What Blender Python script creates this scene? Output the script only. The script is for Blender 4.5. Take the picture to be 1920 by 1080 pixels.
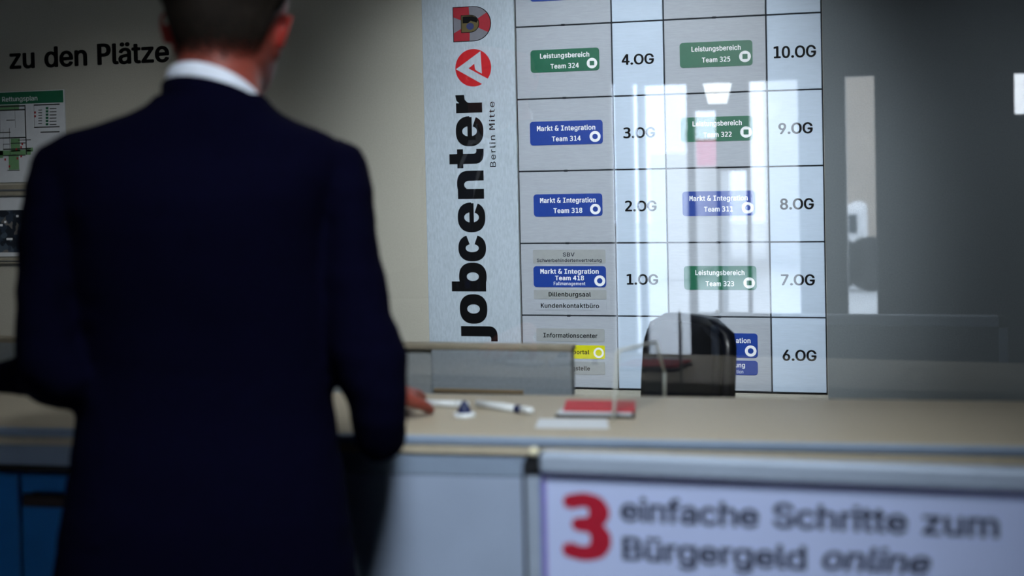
import bpy, bmesh, math, os, random
from mathutils import Vector, Matrix, noise

random.seed(7)
SC = bpy.context.scene
COL = SC.collection
for o in list(bpy.data.objects):
    bpy.data.objects.remove(o)
R = math.radians
PI = math.pi

# ------------------------------------------------------------------ camera
F_PX = 2667.0
EYE = Vector((0.0, 0.0, 1.5))
YAW, PITCH, ROLL = R(16.0556), R(-1.4933), R(-1.2408)
PP_Y = 540 - 160.6                       # optical axis row (the picture is a crop)
_fw = Vector((-math.sin(YAW) * math.cos(PITCH), math.cos(YAW) * math.cos(PITCH), math.sin(PITCH)))
_rt0 = Vector((math.cos(YAW), math.sin(YAW), 0))
_up0 = _rt0.cross(_fw)
_rt = _rt0 * math.cos(ROLL) + _up0 * math.sin(ROLL)
_up = _up0 * math.cos(ROLL) - _rt0 * math.sin(ROLL)
cam = bpy.data.cameras.new('camera')
camo = bpy.data.objects.new('camera', cam)
COL.objects.link(camo)
cam.sensor_width = 36.0
cam.lens = F_PX * 36.0 / 1920.0
cam.shift_y = -160.6 / 1920.0
M = Matrix((_rt, _up, -_fw)).transposed().to_4x4()
M.translation = EYE
camo.matrix_world = M
cam.dof.use_dof = True
cam.dof.focus_distance = 4.55
cam.dof.aperture_fstop = 2.3
cam.clip_start = 0.05
SC.camera = camo

# ------------------------------------------------------------------ colour management
SC.view_settings.view_transform = 'Standard'
SC.view_settings.look = 'None'
SC.view_settings.gamma = 1.0
SC.view_settings.use_curve_mapping = False
SC.view_settings.exposure = 0.0

# ------------------------------------------------------------------ world: bright overcast daylight outside
wd = bpy.data.worlds.new('overcast_sky')
SC.world = wd
wd.use_nodes = True
nt = wd.node_tree
bg = nt.nodes['Background']
sky_tc = nt.nodes.new('ShaderNodeTexCoord')
sky_n = nt.nodes.new('ShaderNodeTexNoise'); sky_n.inputs['Scale'].default_value = 2.2
sky_r = nt.nodes.new('ShaderNodeValToRGB')
sky_r.color_ramp.elements[0].position = 0.35; sky_r.color_ramp.elements[0].color = (0.60, 0.74, 0.95, 1)
sky_r.color_ramp.elements[1].position = 0.65; sky_r.color_ramp.elements[1].color = (0.92, 0.97, 1.0, 1)
nt.links.new(sky_tc.outputs['Generated'], sky_n.inputs['Vector'])
nt.links.new(sky_n.outputs['Fac'], sky_r.inputs['Fac'])
nt.links.new(sky_r.outputs['Color'], bg.inputs['Color'])
bg.inputs['Strength'].default_value = 8.0

# ------------------------------------------------------------------ added lights, no fixtures of the room
def spot(name, loc, target, power, angle, blend, radius, color):
    l = bpy.data.lights.new(name, 'SPOT')
    l.energy = power; l.spot_size = R(angle); l.spot_blend = blend
    l.shadow_soft_size = radius; l.color = color
    o = bpy.data.objects.new(name, l)
    o.location = loc
    o.rotation_euler = (Vector(target) - Vector(loc)).to_track_quat('-Z', 'Y').to_euler()
    COL.objects.link(o)
    return o

def area(name, loc, target, power, sx, sy, color):
    l = bpy.data.lights.new(name, 'AREA')
    l.shape = 'RECTANGLE'; l.size = sx; l.size_y = sy
    l.energy = power; l.color = color
    o = bpy.data.objects.new(name, l)
    o.location = loc
    o.rotation_euler = (Vector(target) - Vector(loc)).to_track_quat('-Z', 'Y').to_euler()
    COL.objects.link(o)
    return o

spot('board_pool_spot', (-0.35, 0.6, 2.92), (-0.97, 4.4, 1.28), 1120, 32, 1.0, 0.12, (0.90, 0.96, 1.0))  # added unseen spot; its soft cone makes the bright pool and dark corners
spot('left_wall_fill', (-1.7, 1.6, 2.92), (-2.70, 4.4, 0.95), 120, 36, 1.0, 0.12, (0.96, 0.97, 0.95))  # added spot lifting the lower left wall, no such fixture
spot('right_wall_fill', (0.55, 1.6, 2.92), (0.30, 4.4, 0.90), 110, 42, 1.0, 0.12, (0.88, 0.95, 1.0))  # added spot for the lower right wall, counterpart of the left one
spot('counter_fill', (-0.10, 0.80, 2.92), (-0.74, 2.10, 0.80), 300, 54, 1.0, 0.30, (0.88, 0.95, 1.0))  # added spot brightening ledge, counter front and poster
area('overhead_fill', (-1.2, 2.7, 2.94), (-1.2, 2.9, 0), 4, 1.2, 0.3, (0.92, 0.97, 1.0))  # added weak fill from overhead, not a real ceiling panel

# ------------------------------------------------------------------ helpers: pixels to places
def ray(px, py):
    d = _fw * F_PX + _rt * (px - 960.0) - _up * (py - PP_Y)
    return d.normalized()
def on_y(px, py, Y):
    d = ray(px, py); return EYE + d * ((Y - EYE.y) / d.y)
def on_z(px, py, Z):
    d = ray(px, py); return EYE + d * ((Z - EYE.z) / d.z)

# ------------------------------------------------------------------ materials
def lin(c):
    return tuple((v / 12.92 if v <= 0.04045 else ((v + 0.055) / 1.055) ** 2.4) for v in (x / 255.0 for x in c))
MATS = {}
def mat(name, rgb, rough=0.6, metal=0.0, spec=0.4, var=0.06, scale=60.0, bump=0.0, stretch=None, coat=0.0, linear=False):
    """procedural Principled material: base colour broken up by noise, optional noise bump"""
    m = bpy.data.materials.new(name); m.use_nodes = True
    n = m.node_tree.nodes; L = m.node_tree.links
    p = n['Principled BSDF']
    c = rgb if linear else lin(rgb)
    p.inputs['Roughness'].default_value = rough
    p.inputs['Metallic'].default_value = metal
    p.inputs['Specular IOR Level'].default_value = spec
    p.inputs['Coat Weight'].default_value = coat
    tc = n.new('ShaderNodeTexCoord'); mp = n.new('ShaderNodeMapping')
    if stretch: mp.inputs['Scale'].default_value = stretch
    nz = n.new('ShaderNodeTexNoise'); nz.inputs['Scale'].default_value = scale; nz.inputs['Detail'].default_value = 4
    L.new(tc.outputs['Object'], mp.inputs['Vector']); L.new(mp.outputs['Vector'], nz.inputs['Vector'])
    cr = n.new('ShaderNodeValToRGB')
    cr.color_ramp.elements[0].position = 0.3; cr.color_ramp.elements[1].position = 0.7
    cr.color_ramp.elements[0].color = tuple(v * (1 - var) for v in c) + (1,)
    cr.color_ramp.elements[1].color = tuple(min(1, v * (1 + var)) for v in c) + (1,)
    L.new(nz.outputs['Fac'], cr.inputs['Fac']); L.new(cr.outputs['Color'], p.inputs['Base Color'])
    if bump:
        b = n.new('ShaderNodeBump'); b.inputs['Strength'].default_value = bump; b.inputs['Distance'].default_value = 0.002
        L.new(nz.outputs['Fac'], b.inputs['Height']); L.new(b.outputs['Normal'], p.inputs['Normal'])
    MATS[name] = m
    return m

def glass(name, refl, tint=(1, 1, 1)):
    m = bpy.data.materials.new(name); m.use_nodes = True
    n = m.node_tree.nodes; L = m.node_tree.links
    n.remove(n['Principled BSDF'])
    t = n.new('ShaderNodeBsdfTransparent'); t.inputs['Color'].default_value = tint + (1,)
    g = n.new('ShaderNodeBsdfGlossy'); g.inputs['Roughness'].default_value = 0.0
    lw = n.new('ShaderNodeLayerWeight'); lw.inputs['Blend'].default_value = 0.5
    pw = n.new('ShaderNodeMath'); pw.operation = 'POWER'; pw.inputs[1].default_value = 5.0
    mr = n.new('ShaderNodeMath'); mr.operation = 'MULTIPLY_ADD'; mr.inputs[1].default_value = 1 - refl; mr.inputs[2].default_value = refl
    mx = n.new('ShaderNodeMixShader')
    L.new(lw.outputs['Facing'], pw.inputs[0]); L.new(pw.outputs[0], mr.inputs[0])
    L.new(mr.outputs[0], mx.inputs['Fac']); L.new(t.outputs[0], mx.inputs[1]); L.new(g.outputs[0], mx.inputs[2])
    L.new(mx.outputs[0], n['Material Output'].inputs['Surface'])
    return m

m_wall = mat('beige_wall_paint', (176, 175, 164), 0.85, spec=0.2, var=0.05, scale=220, bump=0.25)
m_wallr = mat('slate_grey_wall', (112, 120, 124), 0.75, spec=0.2, var=0.06, scale=220, bump=0.2)
m_wallside = mat('grey_side_wall_paint', (70, 74, 78), 0.9, spec=0.2, scale=80)
m_floor = mat('dark_grey_vinyl', (58, 60, 62), 0.55, spec=0.3, var=0.15, scale=30)
m_ceil = mat('grey_ceiling_tile', (110, 112, 114), 0.95, spec=0.1, scale=40)
m_cellg = mat('warm_grey_aluminium_panel', (162, 170, 180), 0.45, spec=0.4, var=0.06, scale=40, stretch=(1, 1, 12))
m_cellb = mat('pale_blue_aluminium_panel', (186, 204, 224), 0.45, spec=0.4, var=0.035, scale=30, stretch=(1, 1, 12))
m_signp = mat('brushed_blue_grey_aluminium', (172, 186, 198), 0.4, spec=0.45, var=0.10, scale=60, stretch=(3, 1, 1))
m_gap = mat('dark_joint', (26, 32, 40), 0.8)
m_alu = mat('satin_aluminium', (150, 156, 164), 0.35, metal=0.7, spec=0.5, var=0.05, scale=40)
m_frame = mat('anodised_frame', (160, 174, 194), 0.4, metal=0.15, spec=0.5, var=0.04, scale=40)
m_green = mat('green_plate', (12, 94, 68), 0.4, var=0.05)
m_blue = mat('blue_plate', (14, 56, 144), 0.4, var=0.05)
m_greyp = mat('grey_plate', (150, 156, 158), 0.5, var=0.05)
m_yellow = mat('yellow_plate', (205, 205, 10), 0.45, var=0.05)
m_white = mat('white_print', (232, 236, 240), 0.5, var=0.02)
m_black = mat('black_print', (3, 4, 7), 0.6, var=0.02, spec=0.12)
m_red = mat('red_print', (186, 10, 26), 0.4, var=0.04)
m_crest_red = mat('crest_red', (150, 14, 36), 0.5)
m_crest_grey = mat('crest_silver', (112, 114, 124), 0.5)
m_crest_gold = mat('crest_bronze', (86, 76, 38), 0.5)
m_crest_blue = mat('crest_blue', (34, 46, 96), 0.5)
m_counter = mat('beige_laminate', (174, 164, 144), 0.45, spec=0.4, var=0.06, scale=140)
m_cream = mat('cream_edge_strip', (190, 180, 158), 0.5)
m_fascia = mat('blue_grey_fascia', (140, 158, 182), 0.4, spec=0.5, var=0.05, scale=20)
m_front = mat('pale_blue_front_panel', (160, 176, 202), 0.4, spec=0.5, var=0.05, scale=8)
m_navy = mat('deep_blue_cabinet', (16, 116, 196), 0.4, spec=0.4, var=0.1, scale=10)
m_dark = mat('black_plastic', (16, 18, 22), 0.5, spec=0.4)
m_handle = mat('dark_brown_handle', (44, 30, 28), 0.5)
m_felt = mat('grey_felt_panel', (182, 194, 204), 0.95, spec=0.1, var=0.08, scale=160, bump=0.3)
m_feltl = mat('light_grey_panel', (196, 204, 208), 0.9, spec=0.1, var=0.06, scale=160)
m_wood = mat('beech_desk', (170, 150, 120), 0.5, var=0.1, scale=12, stretch=(1, 8, 1))
m_chairs = mat('black_chair_shell', (10, 13, 22), 0.35, spec=0.5, var=0.05)
m_chairf = mat('black_chair_fabric', (12, 15, 22), 0.8, spec=0.25, var=0.1, scale=250, bump=0.2)
m_suit = mat('navy_suit_cloth', (0.0014, 0.0014, 0.0085), 0.95, spec=0.03, var=0.15, scale=120, linear=True)
m_shirt = mat('white_shirt', (222, 230, 244), 0.8, spec=0.2)
m_leather = mat('black_leather', (14, 12, 12), 0.35)
m_paper = mat('white_paper', (206, 212, 218), 0.7, spec=0.3, var=0.02)
m_poster = mat('lavender_poster', (186, 200, 240), 0.6, spec=0.3, var=0.02, scale=10)
m_postb = mat('violet_border', (140, 110, 180), 0.6)
m_postbl = mat('blue_border', (70, 100, 190), 0.6)
m_posttx = mat('charcoal_print', (30, 34, 50), 0.6)
m_postred = mat('crimson_print', (170, 16, 46), 0.5)
m_evgreen = mat('evacuation_green', (28, 104, 74), 0.6)
m_evlight = mat('corridor_green', (110, 156, 110), 0.6)
m_line = mat('thin_dark_print', (50, 54, 56), 0.6)
m_evred = mat('small_red_symbol', (170, 50, 60), 0.6)
m_rail = mat('clear_beige_rail', (150, 146, 132), 0.35)
m_redbook = mat('red_cover', (190, 40, 48), 0.5)
m_bluecap = mat('navy_plastic', (14, 34, 84), 0.4)
m_whitepl = mat('white_plastic', (226, 232, 236), 0.4)
m_glint = mat('screw_glint_cream', (255, 248, 215), 0.3)  # bright cream standing in for a highlight on metal
m_edge = mat('polished_acrylic_edge', (200, 204, 196), 0.3)
m_glass = glass('clear_glass', 0.082)
m_acryl = glass('clear_acrylic', 0.05, (0.94, 0.96, 0.97))
m_wglass = glass('window_glass', 0.03)
m_bldg = mat('white_render_facade', (226, 230, 234), 0.8, scale=2)
m_bldgd = mat('pale_brown_facade', (176, 166, 154), 0.8, scale=2)
m_pink = mat('pink_banner', (226, 120, 150), 0.7)
m_street = mat('pale_paving', (196, 202, 208), 0.9, scale=5)
m_winext = mat('dark_window_pane', (48, 56, 66), 0.2)

# skin, warm and reddish on the ears
m_skin = bpy.data.materials.new('skin'); m_skin.use_nodes = True
_n = m_skin.node_tree.nodes; _L = m_skin.node_tree.links; _p = _n['Principled BSDF']
_p.inputs['Roughness'].default_value = 0.5; _p.inputs['Specular IOR Level'].default_value = 0.35
_p.inputs['Subsurface Weight'].default_value = 0.25; _p.inputs['Subsurface Radius'].default_value = (0.02, 0.006, 0.003)
_z = _n.new('ShaderNodeTexNoise'); _z.inputs['Scale'].default_value = 14
_r = _n.new('ShaderNodeValToRGB')
_r.color_ramp.elements[0].color = lin((138, 66, 55)) + (1,); _r.color_ramp.elements[0].position = 0.3
_r.color_ramp.elements[1].color = lin((158, 78, 66)) + (1,); _r.color_ramp.elements[1].position = 0.7
_t = _n.new('ShaderNodeTexCoord'); _L.new(_t.outputs['Object'], _z.inputs['Vector'])
_L.new(_z.outputs['Fac'], _r.inputs['Fac']); _L.new(_r.outputs['Color'], _p.inputs['Base Color'])

# ------------------------------------------------------------------ object bookkeeping
WM = {}
def tag(o, label=None, cat=None, group=None, kind=None):
    if label: o['label'] = label
    if cat: o['category'] = cat
    if group: o['group'] = group
    if kind: o['kind'] = kind
    return o
def thing(name, label, cat, loc, rz=0.0, group=None):
    o = bpy.data.objects.new(name, None); o.empty_display_size = 0.05
    o.location = loc; o.rotation_euler = (0, 0, rz)
    COL.objects.link(o)
    WM[o.name] = Matrix.Translation(Vector(loc)) @ Matrix.Rotation(rz, 4, 'Z')
    return tag(o, label, cat, group)
def link_mesh(name, me, mats, parent=None, local=False, smooth=False):
    """local=False: vertices are world coordinates and get moved into the parent's frame"""
    for m in (mats if isinstance(mats, (list, tuple)) else [mats]):
        me.materials.append(m)
    o = bpy.data.objects.new(name, me); COL.objects.link(o)
    if parent is not None:
        o.parent = parent
        P = WM[parent.name]
        if not local: me.transform(P.inverted())
        WM[o.name] = P
    else:
        WM[o.name] = Matrix.Identity(4)
    if smooth:
        for p in me.polygons: p.use_smooth = True
    return o

class MB:
    """collects shapes that become ONE mesh object"""
    def __init__(self):
        self.bm = bmesh.new(); self.mi = 0
    def face(self, vs):
        try:
            f = self.bm.faces.new(vs); f.material_index = self.mi; return f
        except ValueError:
            return None
    def box(self, x0, x1, y0, y1, z0, z1, bevel=0.0, seg=2, mx=None):
        t = bmesh.new()
        bmesh.ops.create_cube(t, size=1.0)
        for v in t.verts:
            v.co = Vector(((x0 + x1) / 2 + v.co.x * (x1 - x0), (y0 + y1) / 2 + v.co.y * (y1 - y0), (z0 + z1) / 2 + v.co.z * (z1 - z0)))
        if bevel: bmesh.ops.bevel(t, geom=t.edges[:], offset=bevel, segments=seg, affect='EDGES', profile=0.5)
        self.merge(t, mx); return self
    def merge(self, t, mx=None):
        mp = {}
        for v in t.verts:
            mp[v] = self.bm.verts.new(mx @ v.co if mx else v.co)
        for f in t.faces:
            self.face([mp[v] for v in f.verts])
        t.free()
    def prism(self, pts, to3a, to3b=None, ):
        """pts 2D CCW; to3a maps to the front face; to3b to the back (omit for a flat sheet)"""
        a = [self.bm.verts.new(to3a(*p)) for p in pts]
        self.face(a)
        if to3b:
            b = [self.bm.verts.new(to3b(*p)) for p in pts]
            self.face(list(reversed(b)))
            n = len(pts)
            for i in range(n):
                j = (i + 1) % n
                self.face([a[j], a[i], b[i], b[j]])
        return self
    def strip(self, outer, inner, to3, closed=True):
        a = [self.bm.verts.new(to3(*p)) for p in outer]; b = [self.bm.verts.new(to3(*p)) for p in inner]
        n = len(a)
        for i in range(n if closed else n - 1):
            j = (i + 1) % n
            self.face([a[i], a[j], b[j], b[i]])
        return self
    def loft(self, rings, cap=True):
        R_ = [[self.bm.verts.new(p) for p in r] for r in rings]
        n = len(R_[0])
        for k in range(len(R_) - 1):
            for i in range(n):
                j = (i + 1) % n
                self.face([R_[k][i], R_[k][j], R_[k + 1][j], R_[k + 1][i]])
        if cap:
            self.face(list(reversed(R_[0]))); self.face(R_[-1])
        return self
    def tube(self, pts, rad, n=12, ref=(0, 0, 1), cap=True, roundcap=False):
        """rad: one entry per point, a number or (along ref side, other)"""
        pts = [Vector(p) for p in pts]
        rad = [r if isinstance(r, (tuple, list)) else (r, r) for r in rad]
        if roundcap:
            d0 = (pts[0] - pts[1]).normalized(); d1 = (pts[-1] - pts[-2]).normalized()
            r0 = min(rad[0]); r1 = min(rad[-1])
            P, Q = [], []
            for a in (0.05, 0.35, 0.7):
                P.append(pts[0] + d0 * r0 * math.cos(a * PI / 2)); Q.append(tuple(v * math.sin(a * PI / 2) for v in rad[0]))
            P += pts; Q += rad
            for a in (0.7, 0.35, 0.05):
                P.append(pts[-1] + d1 * r1 * math.cos(a * PI / 2)); Q.append(tuple(v * math.sin(a * PI / 2) for v in rad[-1]))
            pts, rad = P, Q
        rings = []
        prev = Vector(ref)
        for i, p in enumerate(pts):
            if i == 0: t = pts[1] - pts[0]
            elif i == len(pts) - 1: t = pts[-1] - pts[-2]
            else: t = (pts[i + 1] - p).normalized() + (p - pts[i - 1]).normalized()
            t.normalize()
            u = prev - t * prev.dot(t)
            if u.length < 1e-4: u = Vector((1, 0, 0)) - t * t.x
            u.normalize(); w = t.cross(u); prev = u
            rings.append([p + u * (rad[i][0] * math.cos(a)) + w * (rad[i][1] * math.sin(a)) for a in (2 * PI * k / n for k in range(n))])
        return self.loft(rings, cap)
    def lathe(self, prof, c, n=24):
        c = Vector(c)
        return self.loft([[c + Vector((r * math.cos(2 * PI * k / n), r * math.sin(2 * PI * k / n), z)) for k in range(n)] for r, z in prof])
    def ball(self, c, r, n=16, mx=None):
        t = bmesh.new(); bmesh.ops.create_uvsphere(t, u_segments=n, v_segments=max(6, n // 2 + 2), radius=1.0)
        rr = r if isinstance(r, (tuple, list)) else (r, r, r)
        for v in t.verts:
            q = Vector((v.co.x * rr[0], v.co.y * rr[1], v.co.z * rr[2]))
            v.co = (mx @ q if mx else q) + Vector(c)
        self.merge(t); return self
    def mesh(self, name='m', recalc=False):
        if recalc: bmesh.ops.recalc_face_normals(self.bm, faces=self.bm.faces[:])
        me = bpy.data.meshes.new(name); self.bm.to_mesh(me); self.bm.free(); return me
    def build(self, name, mats, parent=None, kind=None, label=None, cat=None, group=None, local=False, smooth=False, recalc=False):
        o = link_mesh(name, self.mesh(name, recalc), mats, parent, local, smooth)
        return tag(o, label, cat, group, kind)

def voxel_union(mb, size, smooth_it=4, fac=0.5):
    """one continuous surface out of overlapping closed volumes"""
    me = mb.mesh('tmp', True)
    o = bpy.data.objects.new('tmp', me); COL.objects.link(o)
    r = o.modifiers.new('r', 'REMESH'); r.mode = 'VOXEL'; r.voxel_size = size; r.adaptivity = 0
    if smooth_it:
        s = o.modifiers.new('s', 'SMOOTH'); s.factor = fac; s.iterations = smooth_it
    dg = bpy.context.evaluated_depsgraph_get()
    out = bpy.data.meshes.new_from_object(o.evaluated_get(dg))
    bpy.data.objects.remove(o); bpy.data.meshes.remove(me)
    out.materials.clear()
    return out

# ------------------------------------------------------------------ lettering
def _font(fn):
    try:
        return bpy.data.fonts.load(os.path.join(bpy.utils.resource_path('LOCAL'), 'datafiles', 'fonts', fn))
    except Exception:
        return None
F_SANS = _font('Inter.woff2'); F_MONO = _font('DejaVuSansMono.woff2')
def glyphs(s, bold=0.0, spacing=1.0, slab='', shear=0.0):
    """returns (verts, faces) in em units, baseline at 0, left edge at 0; slab = characters set in the slab style"""
    c = bpy.data.curves.new('t', 'FONT')
    if F_SANS: c.font = F_SANS
    if F_MONO: c.font_bold = F_MONO
    c.body = s; c.size = 1.0; c.space_character = spacing; c.resolution_u = 4; c.shear = shear
    slab += 'PkMK4Dw&I'                       # these come out cleanly only in the second face
    if slab and F_MONO:
        for i, ch in enumerate(s):
            if ch in slab: c.body_format[i].use_bold = True
    o = bpy.data.objects.new('t', c); COL.objects.link(o)
    dg = bpy.context.evaluated_depsgraph_get()
    me = bpy.data.meshes.new_from_object(o.evaluated_get(dg))
    V = [(v.co.x, v.co.y) for v in me.vertices]; Fc = [tuple(p.vertices) for p in me.polygons]
    bpy.data.objects.remove(o); bpy.data.curves.remove(c); bpy.data.meshes.remove(me)
    if bold:
        offs = [(math.cos(a) * bold, math.sin(a) * bold * 0.6) for a in (k * PI / 4 for k in range(8))]
        V2, F2 = [], []
        for dx, dy in offs:
            b = len(V2)
            V2 += [(x + dx, y + dy) for x, y in V]; F2 += [tuple(i + b for i in f) for f in Fc]
        V, F_ = V2, F2
        Fc = F_
    x0 = min(v[0] for v in V)
    return [(x - x0, y) for x, y in V], Fc
LIFT = Vector((0, -4e-5, 0))               # each layer of a print lies a hair above the one before
_h = glyphs('H')[0]
CAP_H = max(v[1] for v in _h)                # capital height of the face at size 1
def letter(mb, s, to3, u0, u1, v_base, cap, bold=0.0, spacing=1.0, slab='', shear=0.0):
    """sets s between u0 and u1 (fitted width), capitals `cap` high, on baseline v_base"""
    V, Fc = glyphs(s, bold, spacing, slab, shear)
    w = max(v[0] for v in V); sx = (u1 - u0) / w; sy = cap / (CAP_H + 1.2 * bold); v_base += 0.6 * bold * sy
    per = len(V) // 8 if bold else len(V)
    vs = [mb.bm.verts.new(Vector(to3(u0 + x * sx, v_base + y * sy)) + LIFT * (i // per)) for i, (x, y) in enumerate(V)]
    for f in Fc: mb.face([vs[i] for i in f])
    return mb

# ------------------------------------------------------------------ dimensions
YW = 4.4                                  # face of the back wall
ZC = 1.07                                 # counter ledge height
def front_of(y):                          # map (x, z) onto a plane facing the camera side
    return lambda u, v: Vector((u, y, v))
def rrect(x0, x1, z0, z1, r, n=5):
    pts = []
    for cx, cz, a0 in ((x1 - r, z0 + r, -90), (x1 - r, z1 - r, 0), (x0 + r, z1 - r, 90), (x0 + r, z0 + r, 180)):
        for k in range(n + 1):
            a = R(a0 + 90 * k / n); pts.append((cx + r * math.cos(a), cz + r * math.sin(a)))
    return pts
def circle(cx, cz, r, n=32, rz=None):
    return [(cx + r * math.cos(2 * PI * k / n), cz + (rz or r) * math.sin(2 * PI * k / n)) for k in range(n)]

# ================================================================== the room
XL, XR, YB, H = -5.2, 2.6, -4.0, 3.0
MB().box(XL - .15, XR + .15, YB - .15, YW + .15, -0.12, 0.0).build('floor', m_floor, kind='structure')
MB().box(XL - .15, XR + .15, YB - .15, YW + .15, H, H + 0.12).build('ceiling', m_ceil, kind='structure')
x_split = -0.2795                          # the darker grey stretch begins behind the directory board
MB().box(XL, x_split, YW, YW + .12, 0, H).build('wall_back', m_wall, kind='structure')
MB().box(x_split, XR, YW, YW + .12, 0, H).build('wall_back_slate', m_wallr, kind='structure')
MB().box(XL - .12, XL, YB, YW + .12, 0, H).build('wall_left', m_wallside, kind='structure')
MB().box(XR, XR + .12, YB, YW + .12, 0, H).build('wall_right', m_wallside, kind='structure')
MB().box(XL, x_split, YW - .015, YW, 0, 0.09, 0.004).build('baseboard_back', m_dark, kind='structure')
MB().box(x_split, XR, YW - .015, YW, 0, 0.09, 0.004).build('baseboard_back_slate', m_dark, kind='structure')

# pixel-measured lines of the board on the wall
GX = [-1.5550, -1.2388, -0.9260, -0.7618, -0.4466, -0.2815]
GZ0, GDZ = 1.9398, 0.2305
GZ = [GZ0 - GDZ * k for k in range(-1, 6)]     # row lines, one row above the frame's top

# ---- counter lines
cf0 = on_z(60, 800, ZC); cf1 = on_z(1910, 835, ZC)
cb0 = on_z(775, 738, ZC); cb1 = on_z(1660, 749, ZC)

# ---- entrance facade behind the camera: the glass screen mirrors it
Y_PANE = 2.66
def mirrored(px, py, y):                  # where a thing at depth y must stand to be mirrored at that pixel
    p = on_y(px, py, 2 * Y_PANE - y); return p.x, p.z
# (left, right, top, bottom) of each opening as the screen mirrors it
openings = [(1146, 1156, 155, 690), (1186, 1199, 155, 720), (1208, 1292, 156, 718), (1302, 1346, 205, 590), (1350, 1402, 318, 590), (1405, 1501, 148, 718), (1586, 1645, 140, 682), (1903, 1990, 133, 215)]
op = []
for l_, r_, t_, b_ in openings:
    x0, _z = mirrored(l_, 420, YB); x1, _z = mirrored(r_, 420, YB); c_ = (l_ + r_) / 2
    op.append((x0, x1, mirrored(c_, b_, YB)[1], mirrored(c_, t_, YB)[1]))
mb = MB()
prev = XL
for a, b, z0, z1 in op:
    mb.box(prev, a, YB - .12, YB, 0, H); prev = b
    mb.box(a, b, YB - .12, YB, 0, z0); mb.box(a, b, YB - .12, YB, z1, H)
mb.box(prev, XR, YB - .12, YB, 0, H)
mb.build('wall_entrance', m_wallside, kind='structure')
for i, (a, b, z0, z1) in enumerate(op):
    w = MB()
    t = 0.008
    w.box(a, a + t, YB - .09, YB - .03, z0, z1); w.box(b - t, b, YB - .09, YB - .03, z0, z1)
    w.box(a + t, b - t, YB - .09, YB - .03, z0, z0 + t); w.box(a + t, b - t, YB - .09, YB - .03, z1 - t, z1)
    wf = w.build('window_%d' % (i + 1), m_alu, kind='structure')
    MB().box(a + t, b - t, YB - .064, YB - .058, z0 + t, z1 - t).build('pane', m_wglass, wf)

# ---- the street outside (seen only mirrored)
MB().box(-16, 10, -30, YB - .15, -0.14, -0.04).build('ground_outside', m_street, kind='structure')
def facade(name, label, x0, x1, y, h, m, group=None):
    t = thing(name, label, 'building' if h > 3 else 'wall', ((x0 + x1) / 2, y, -0.04), 0, group)
    MB().box(x0, x1, y - 4, y, -0.04, h, 0.02).build('wall', m, t)
    nx = max(2, int((x1 - x0) / 1.6)); k = 0
    for i in range(nx):
        for z in (3.5, 6.2):
            if z + 1.5 > h: continue
            cx = x0 + (i + .5) * (x1 - x0) / nx
            MB().box(cx - .4, cx + .4, y - .02, y + .03, z, z + 1.4, .01).build('window', m_winext, t)
    return t
def fac(name, label, pl, pr, y, ztop, m):
    x0, _ = mirrored(pl, 420, y); x1, _ = mirrored(pr, 420, y)
    return facade(name, label, x0, x1, y, ztop, m, None)
fac('garden_wall', 'low pale garden wall across the street, mirrored left of the floor numbers', 1220, 1296, -13, mirrored(1250, 287, -13)[1], m_bldg)
fac('townhouse', 'white rendered townhouse across the street, mirrored beside the upper floor numbers', 1437, 1530, -16, 9, m_bldg)
fac('townhouse', 'pale brown townhouse across the street, mirrored as a dim strip right of the board', 1545, 1720, -14, 9, m_bldgd)
def street_thing(name, label, cat, pl, pr, pt, pb, y, depth, m):
    x0, z1 = mirrored(pl, pt, y); x1, _ = mirrored(pr, pt, y); _, z0 = mirrored(pl, pb, y)
    t = thing(name, label, cat, ((x0 + x1) / 2, y, -.04))
    return t, x0, x1, z0, z1
t, x0, x1, z0, z1 = street_thing('advertising_banner', 'pink banner on posts out in the street, mirrored near the middle of the glass', 'banner', 1290, 1354, 262, 312, -9, .05, m_pink)
MB().box(x0, x1, -9.03, -9, z0, z1, .005).build('banner_cloth', m_pink, t)
for xx in (x0, x1): MB().tube([(xx, -9.06, -.04), (xx, -9.06, z1 + .1)], [.03, .03], 10).build('post', m_alu, t, recalc=True, smooth=True)
def van(label, pl, pr, pt, pb, y, m):
    t, x0, x1, z0, z1 = street_thing('delivery_van', label, 'van', pl, pr, pt, pb, y, 1.8, m)
    z0 = -.04
    b = MB(); b.box(x0, x1, y - 1.7, y, .25, z1, .10, 3); b.build('body', m, t, smooth=False)
    MB().box(x0 + .15, x1 - .15, y - .01, y + .012, .25 + (z1 - .25) * .55, z1 - .12, .005).build('windscreen', m_winext, t)
    for xx in (x0 + .3, x1 - .3):
        MB().tube([(xx, y - .12, .28), (xx, y + .02, .28)], [.31, .31], 24, (0, 0, 1)).build('wheel', m_dark, t, recalc=True)
van('small white van parked further right, mirrored in the narrow strip', 1580, 1616, 384, 412, -11.5, m_bldg)
# pendant lamp and an added glowing panel for a white reflection, inside the entrance
m_lamp = bpy.data.materials.new('lit_white_shade'); m_lamp.use_nodes = True
_p = m_lamp.node_tree.nodes['Principled BSDF']; _p.inputs['Emission Color'].default_value = (.9, .96, 1, 1); _p.inputs['Emission Strength'].default_value = 6.0
yl = -2.6
xa, za = mirrored(1318, 158, yl); xb, _ = mirrored(1372, 158, yl); _, zb = mirrored(1345, 194, yl); xm = (xa + xb) / 2
lp = thing('pendant_lamp', 'white lit pendant lamp hanging inside the entrance, mirrored above the plate Team 322', 'lamp', (xm, yl, 3.0))
MB().lathe([(.01, zb), ((xb - xa) * .33, zb), ((xb - xa) * .5, za), (.01, za)], (xm, yl, 0), 24).build('lamp_shade', m_lamp, lp, recalc=True, smooth=False)
MB().tube([(xm, yl, za), (xm, yl, 3.0)], [.006, .006], 8).build('cord', m_dark, lp, recalc=True)
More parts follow.
